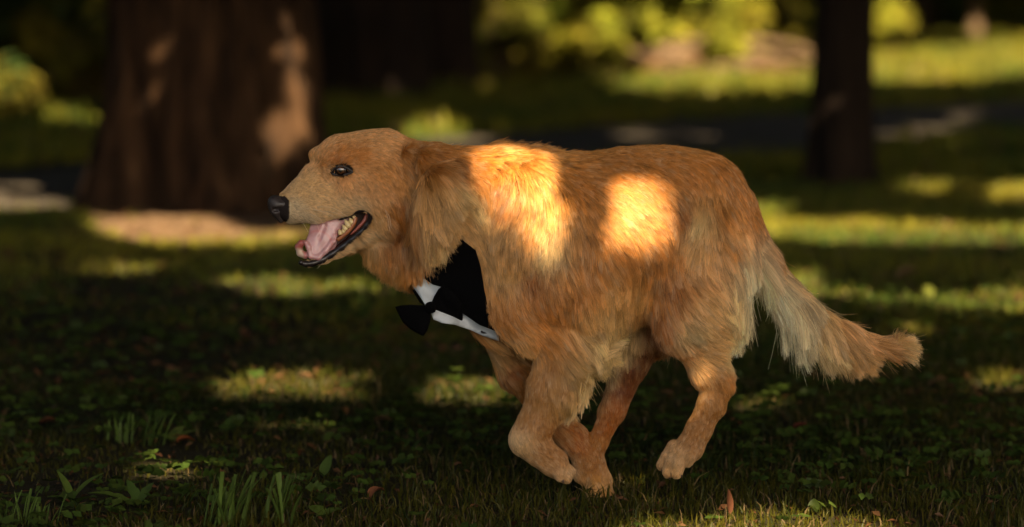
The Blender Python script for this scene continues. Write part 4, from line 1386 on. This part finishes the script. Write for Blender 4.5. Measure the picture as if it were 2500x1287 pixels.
# ---- whiskers and lashes
WH = [((760, 512), (800, 520), (838, 551)), ((770, 505), (812, 508), (850, 530)), ((742, 522), (775, 530), (800, 560)), ((752, 528), (772, 545), (782, 572)), ((725, 528), (740, 545), (752, 566)),
      ((938, 508), (946, 530), (952, 566)), ((938, 510), (950, 528), (955, 556)), ((790, 515), (825, 522), (846, 540)), ((735, 510), (770, 512), (812, 530)), ((790, 640), (784, 646), (774, 656))]
wc = bpy.data.hair_curves.new('whiskers')
wc.add_curves([9] * len(WH))
wp_ = []
for p in WH:
    y = float(on_skin([p[0]], SKIN0)[0][1])
    c = spline([W(p[0][0], p[0][1], y), W(p[1][0], p[1][1], y - .012), W(p[2][0], p[2][1], y - .016)], 9)
    wp_.append(c)
wc.position_data.foreach_set('vector', np.array(wp_, np.float32).ravel())
ra = wc.attributes.get('radius') or wc.attributes.new('radius', 'FLOAT', 'POINT')
ra.data.foreach_set('value', np.tile(np.linspace(.00042, .00012, 9), len(WH)).astype(np.float32))
ca = wc.attributes.new('col', 'FLOAT_COLOR', 'CURVE')
ca.data.foreach_set('color', np.tile(np.array([.7, .55, .38, 1], np.float32), len(WH)))
wc.materials.append(M_FUR)
wo_ = link(bpy.data.objects.new('whiskers', wc), dog)
wo_['kind'] = 'stuff'


# ---- the bandana made like a dinner jacket with a bow tie
def sheet(name, poly, depth, mat, parent, step=6.0, thick=.0016, smooth_it=12, lift=6.0, clear=5.0, pillow=0.0, cols=None, fold=0.0, seed=0):
    """cloth cut to a pixel outline, lying over the dog; depth(px, py) in metres for points off the dog"""
    P = []
    n = len(poly)
    for i in range(n):
        a, b = np.array(poly[i], float), np.array(poly[(i + 1) % n], float)
        m = max(1, int(np.linalg.norm(b - a) / step))
        for k in range(m): P.append(a + (b - a) * k / m)
    nb = len(P)
    pa = np.array(P)
    lo, hi = pa.min(0), pa.max(0)
    gx, gy = np.meshgrid(np.arange(lo[0], hi[0], step), np.arange(lo[1], hi[1], step))
    gx = gx + (np.arange(gx.shape[0]) % 2)[:, None] * step / 2
    sdp = poly_sd(pa, gx.ravel(), gy.ravel())
    m = sdp < -step * .55
    ins = np.column_stack([gx.ravel()[m], gy.ravel()[m]])
    allp = np.vstack([pa, ins])
    r = delaunay_2d_cdt([Vector(p) for p in allp], [(i, (i + 1) % nb) for i in range(nb)], [list(range(nb))], 1, 1e-6)
    v2 = np.array([tuple(v) for v in r[0]]); fs = [tuple(f) for f in r[2]]
    sy = surf_y(v2[:, 0], v2[:, 1])
    dep = depth(v2[:, 0], v2[:, 1])
    y = np.where(np.isnan(sy), dep, np.minimum(sy, dep + 9)) if True else sy
    y = np.where(np.isnan(sy), dep, sy) - lift * PXM
    e = set()
    for f in fs:
        for a, b in zip(f, f[1:] + f[:1]): e.add((a, b)); e.add((b, a))
    e = np.array(list(e))
    cnt = np.bincount(e[:, 0], minlength=len(y))
    lim = np.where(np.isnan(sy), 9, sy - clear * PXM)
    for _ in range(smooth_it):
        y = .4 * y + .6 * np.bincount(e[:, 0], y[e[:, 1]], minlength=len(y)) / cnt
        y = np.minimum(y, lim)
    d_in = -np.minimum(poly_sd(pa, v2[:, 0], v2[:, 1]), 0)
    if pillow: y = y - pillow * PXM * np.sqrt(np.clip(d_in / 22, 0, 1))
    if fold: y = y - fold * PXM * vnoise(np.column_stack([v2 * .03, 0 * v2[:, :1]]), 1.0, seed)
    V = np.stack([W(v2[i, 0], v2[i, 1], y[i]) for i in range(len(y))])
    o = mesh_np(name, V, fs, mat, parent)
    sm = o.modifiers.new('thickness', 'SOLIDIFY'); sm.thickness = thick; sm.offset = 0
    return o


def wrap(px, py):
    return -.118 * np.sqrt(np.clip(1 - ((1228 - px) / 250) ** 2, 0, 1))


def cloth_mat(name, c, rough=.85, sheen=.3):
    m, nt, b = new_mat(name)
    b.inputs['Base Color'].default_value = (*c, 1)
    b.inputs['Roughness'].default_value = rough
    b.inputs['Specular IOR Level'].default_value = .06
    tc = nt.nodes.new('ShaderNodeTexCoord')
    n1 = nt.nodes.new('ShaderNodeTexNoise'); n1.inputs['Scale'].default_value = 700
    n2 = nt.nodes.new('ShaderNodeTexNoise'); n2.inputs['Scale'].default_value = 28; n2.inputs['Detail'].default_value = 2
    nt.links.new(tc.outputs['Object'], n1.inputs['Vector']); nt.links.new(tc.outputs['Object'], n2.inputs['Vector'])
    ad = nt.nodes.new('ShaderNodeMath'); ad.operation = 'MULTIPLY_ADD'; ad.inputs[1].default_value = .08
    nt.links.new(n1.outputs[0], ad.inputs[0]); nt.links.new(n2.outputs[0], ad.inputs[2])
    bp = nt.nodes.new('ShaderNodeBump'); bp.inputs['Strength'].default_value = .5; bp.inputs['Distance'].default_value = .006
    nt.links.new(ad.outputs[0], bp.inputs['Height']); nt.links.new(bp.outputs[0], b.inputs['Normal'])
    return m


M_BLACK = cloth_mat('black_cloth', (.0016, .0015, .0017), 1.0)
M_WHITE = cloth_mat('white_cloth', (.42, .45, .47))
JACKET = [(1107, 512), (1118, 514), (1118, 545), (1116, 570), (1136, 592), (1161, 611), (1174, 654), (1182, 707), (1195, 766), (1209, 808), (1170, 793), (1128, 764), (1085, 732),
          (1080, 701), (1057, 695), (1034, 679), (1041, 648), (1062, 614), (1080, 588), (1096, 560), (1104, 536)]
ban = sheet('bandana', JACKET, wrap, M_BLACK, dog, lift=11, clear=9)
ban['label'] = 'black jacket front of the tuxedo bandana'
sheet('shirt_front', [(1051, 760), (1062, 756), (1102, 772), (1128, 784), (1126, 756), (1172, 786), (1207, 800), (1217, 819), (1219, 833), (1180, 820), (1149, 806), (1111, 793), (1080, 789), (1058, 780)],
      wrap, M_WHITE, ban, lift=7, clear=6, fold=4)
sheet('shirt_collar', [(1007, 698), (1015, 685), (1030, 676), (1055, 690), (1084, 698), (1072, 716), (1060, 742), (1040, 748), (1027, 726)], wrap, M_WHITE, ban, lift=8, clear=6, fold=15, seed=3)
sheet('lapel', [(985, 673), (1006, 660), (1020, 655), (1034, 672), (1018, 686), (1011, 700), (1026, 728), (1038, 748), (1024, 738)], lambda x, y: wrap(x, y) + .014, M_BLACK, ban, lift=0, clear=3)
bow = sheet('bow_tie', [(1041, 741), (1056, 739), (1062, 748), (1061, 759), (1050, 764), (1041, 759)], wrap, M_BLACK, ban, step=3, lift=26, pillow=9, thick=.006)
sheet('bow_wing', [(965, 749), (1003, 745), (1037, 747), (1047, 753), (1051, 770), (1049, 785), (1043, 804), (1034, 820), (1003, 803), (984, 785)],
      lambda x, y: wrap(1045, y) + (1045 - x) * PXM * .35, M_BLACK, bow, lift=22, pillow=7, thick=.004, smooth_it=2)
sheet('bow_wing', [(1054, 742), (1062, 722), (1072, 706), (1084, 697), (1106, 712), (1128, 742), (1129, 787), (1104, 780), (1086, 773), (1058, 758)], wrap, M_BLACK, bow, lift=24, pillow=8, thick=.004)
sheet('button', ell(1183, 810, 10, 4.6, 12), wrap, M_LIP, ban, step=3, lift=11, thick=.002)

# ================================================================== plants and fallen leaves one can pick out
def col_attr(o, c, var=.12, seed=0):
    r = np.random.default_rng(seed)
    n = len(o.data.vertices)
    a = o.data.attributes.new('col', 'FLOAT_COLOR', 'POINT')
    q = np.ones((n, 4), np.float32)
    q[:, :3] = np.array(c) * (1 + var * r.normal(0, 1, (n, 1)))
    a.data.foreach_set('color', np.clip(q, .003, .9).ravel())


def leaf(name, base, ang, pitch, length, width, col, parent, curl=.5, lobes=0, fold=.25, mat=None, seed=0, blunt=False):
    """a single leaf: strip along a curved midrib, folded in a shallow V"""
    n = 15
    t = np.linspace(0, 1, n)
    h = np.array([math.cos(ang), math.sin(ang), 0]); up = np.array([0, 0, 1.0])
    side = np.cross(h, up)
    pit = pitch - curl * t
    ds = length / (n - 1)
    mid = np.cumsum(np.cos(pit)[:, None] * h * ds + np.sin(pit)[:, None] * up * ds, 0) + base
    prof = np.sin(PI * np.clip(t, 0, 1) ** (.75 if not blunt else 1.2)) ** .8 * .5 + .03 if not blunt else np.where(t < .9, .32 + .2 * t, .45)
    if lobes: prof = prof * (.72 + .28 * np.abs(np.sin(t * PI * lobes)))
    w = width * prof
    nrm = np.cross(side, np.gradient(mid, axis=0)); nrm /= np.linalg.norm(nrm, axis=1)[:, None] + 1e-9
    nrm *= np.sign(nrm[:, 2:3] + 1e-6)
    V = np.concatenate([mid - side * w[:, None] + nrm * (w * fold)[:, None], mid, mid + side * w[:, None] + nrm * (w * fold)[:, None]])
    Fq = [(i, i + 1, n + i + 1, n + i) for i in range(n - 1)] + [(n + i, n + i + 1, 2 * n + i + 1, 2 * n + i) for i in range(n - 1)]
    V[:, 2] = np.maximum(V[:, 2], .003)
    o = mesh_np(name, V, np.array(Fq), mat or M_GRASS, parent)
    col_attr(o, col, .06, seed)
    return o


def plant(name, cat, label, px, py, leaves, group=None):
    p = G(px, py)
    t = empty(name, (float(p[0]), float(p[1]), 0), label, cat, group)
    for i, a in enumerate(leaves):
        o = leaf('leaf', p + np.array([rng.normal(0, .003), rng.normal(0, .003), .004]), parent=t, seed=i, **a)
    return t


R = math.radians
PG = (.085, .125, .022)
plant('dandelion_plant', 'dandelion', 'dandelion with one broad toothed leaf and pale midrib lying towards the left', 335, 1246, [
    dict(ang=R(176), pitch=.55, length=.085, width=.040, col=PG, curl=.55, lobes=4), dict(ang=R(60), pitch=.9, length=.06, width=.022, col=(.05, .08, .018), lobes=4),
    dict(ang=R(-20), pitch=.7, length=.05, width=.02, col=(.05, .08, .018), lobes=4), dict(ang=R(120), pitch=1.0, length=.06, width=.022, col=(.05, .085, .018), lobes=3)])
plant('broadleaf_weed', 'weed', 'weed with three upright pointed leaves near the bottom left corner', 185, 1236, [
    dict(ang=R(20), pitch=1.0, length=.075, width=.024, col=PG, curl=.6), dict(ang=R(150), pitch=1.25, length=.062, width=.02, col=PG, curl=.4),
    dict(ang=R(190), pitch=.5, length=.05, width=.024, col=(.07, .11, .02), curl=.5), dict(ang=R(-40), pitch=.6, length=.05, width=.024, col=PG, curl=.6)])
plant('broadleaf_weed', 'weed', 'dark weed leaf standing alone right of the tall bottom tuft', 790, 1172, [
    dict(ang=R(60), pitch=1.1, length=.045, width=.022, col=(.06, .095, .02), curl=.3), dict(ang=R(200), pitch=.9, length=.03, width=.016, col=(.06, .095, .02))])
plant('round_leaf_weed', 'weed', 'pale round-leaved weed glowing in the sun patch at the bottom right', 1992, 1258, [
    dict(ang=R(80), pitch=1.35, length=.024, width=.019, col=(.045, .065, .010), curl=.3), dict(ang=R(20), pitch=1.1, length=.020, width=.016, col=(.045, .065, .010), curl=.3),
    dict(ang=R(200), pitch=.9, length=.022, width=.018, col=(.10, .14, .03), curl=.3)])
plant('round_leaf_weed', 'weed', 'low round-leaved weed at the bottom edge right of the tall tuft', 790, 1268, [
    dict(ang=R(20), pitch=.6, length=.034, width=.034, col=PG, curl=.5), dict(ang=R(140), pitch=.7, length=.034, width=.034, col=PG, curl=.5), dict(ang=R(260), pitch=.4, length=.03, width=.03, col=PG, curl=.4)])
plant('broadleaf_weed', 'weed', 'sun-touched leafy weed beside the bare earth patch on the left', 420, 1086, [
    dict(ang=R(10), pitch=.7, length=.055, width=.026, col=(.12, .15, .03), curl=.6), dict(ang=R(60), pitch=.8, length=.05, width=.024, col=(.12, .15, .03), curl=.5),
    dict(ang=R(160), pitch=.6, length=.045, width=.022, col=PG, curl=.5), dict(ang=R(-60), pitch=.4, length=.04, width=.02, col=PG, curl=.5)])


def tuft(label, px, py, n, hgt, spread, wd, seed):
    p = G(px, py)
    t = empty('grass_tuft', (float(p[0]), float(p[1]), 0), label, 'grass tuft', 'tall uncut grass tufts')
    r = np.random.default_rng(seed)
    for i in range(n):
        b = p + np.array([r.normal(0, spread), r.normal(0, spread * .5), .002])
        h = hgt * r.uniform(.5, 1.05)
        leaf('blade', b, ang=r.uniform(-.5, 1.3) if r.random() < .65 else r.uniform(0, 6.28), pitch=r.uniform(1.15, 1.5), length=h, width=wd * r.uniform(.6, 1.2),
             col=np.array([.075, .115, .022]) * r.uniform(.7, 1.5), parent=t, curl=r.uniform(-.05, .5), fold=.35, blunt=r.random() < .6, seed=i)
    return t


tuft('tall cut-off grass tuft at the bottom edge, the widest one', 555, 1296, 34, .098, .026, .0075, 1)
tuft('tall cut-off grass tuft with one long slanting blade right of the widest tuft', 668, 1296, 16, .09, .016, .008, 2)
tuft('sun-touched grass tuft standing behind the bare earth patch on the left', 300, 1088, 16, .062, .018, .006, 3)
tuft('small tuft with two tall square-tipped blades over the bare earth patch', 372, 1096, 12, .07, .010, .006, 4)
tuft('low dark tuft in the bottom left corner', 60, 1290, 22, .06, .03, .005, 5)


def fallen(label, px, py, ang, pitch, length, width, col, curl=1.2, z=.012, stem=False):
    p = G(px, py)
    t = empty('fallen_leaf', (float(p[0]), float(p[1]), 0), label, 'dead leaf', 'dead leaves fallen on the lawn')
    leaf('blade', p + np.array([0, 0, z]), ang=R(ang), pitch=pitch, length=length, width=width, col=col, parent=t, curl=curl, fold=.7, seed=int(px))
    if stem:
        a = R(ang + 180)
        q = p + np.array([0, 0, z])
        c = spline([q, q + [math.cos(a) * .02, math.sin(a) * .02, .004], q + [math.cos(a) * .042, math.sin(a) * .042, -.006]], 8)
        o = tube('stalk', c, .0009, M_GRASS, t, 6); col_attr(o, (.2, .13, .06))
    return t


RB = (.20, .075, .035)
fallen('curled brown leaf standing upright at the edge of the bottom sun patch', 1782, 1278, 70, 1.62, .046, .011, (.14, .055, .028), curl=-.35)
fallen('reddish curled leaf with a stalk in the shade in front of the dog\'s head', 905, 1236, 40, 1.2, .034, .020, RB, curl=1.6, stem=True)
fallen('dark red leaf lying in the grass right of the raised hind paw', 1930, 1066, 5, .5, .045, .022, (.14, .035, .022), curl=.9)
fallen('pink-brown leaf at the far edge of the upper sun fleck', 815, 908, 10, .4, .028, .018, (.17, .09, .06), curl=.5)
fallen('brown leaf at the near edge of the upper sun fleck', 760, 938, 170, .6, .030, .018, (.16, .08, .04), curl=.8)
fallen('small orange-brown leaf lying left in the upper sun fleck', 672, 940, 30, .5, .028, .016, (.16, .08, .035), curl=.8)
fallen('orange leaf tip standing in the lower sun fleck', 846, 1028, 110, .8, .034, .014, (.20, .09, .03), curl=.9)
fallen('brown leaf just right of the lower sun fleck', 912, 1046, 0, .5, .036, .022, (.20, .11, .05), curl=.9)
fallen('rusty leaf on the bare earth patch', 428, 1096, 20, .4, .038, .02, (.30, .09, .03), curl=.7)
fallen('dull brown leaf in the dark left part of the lawn', 92, 1052, 15, .4, .045, .024, (.16, .06, .03), curl=.7)
fallen('pale leaf on the lawn beyond the tail', 2186, 698, 0, .8, .07, .05, (.26, .16, .08), curl=.8)
fallen('pale yellow leaf standing in the grass above the tail tip', 2270, 745, 100, 1.1, .05, .028, (.10, .11, .02), curl=.6)
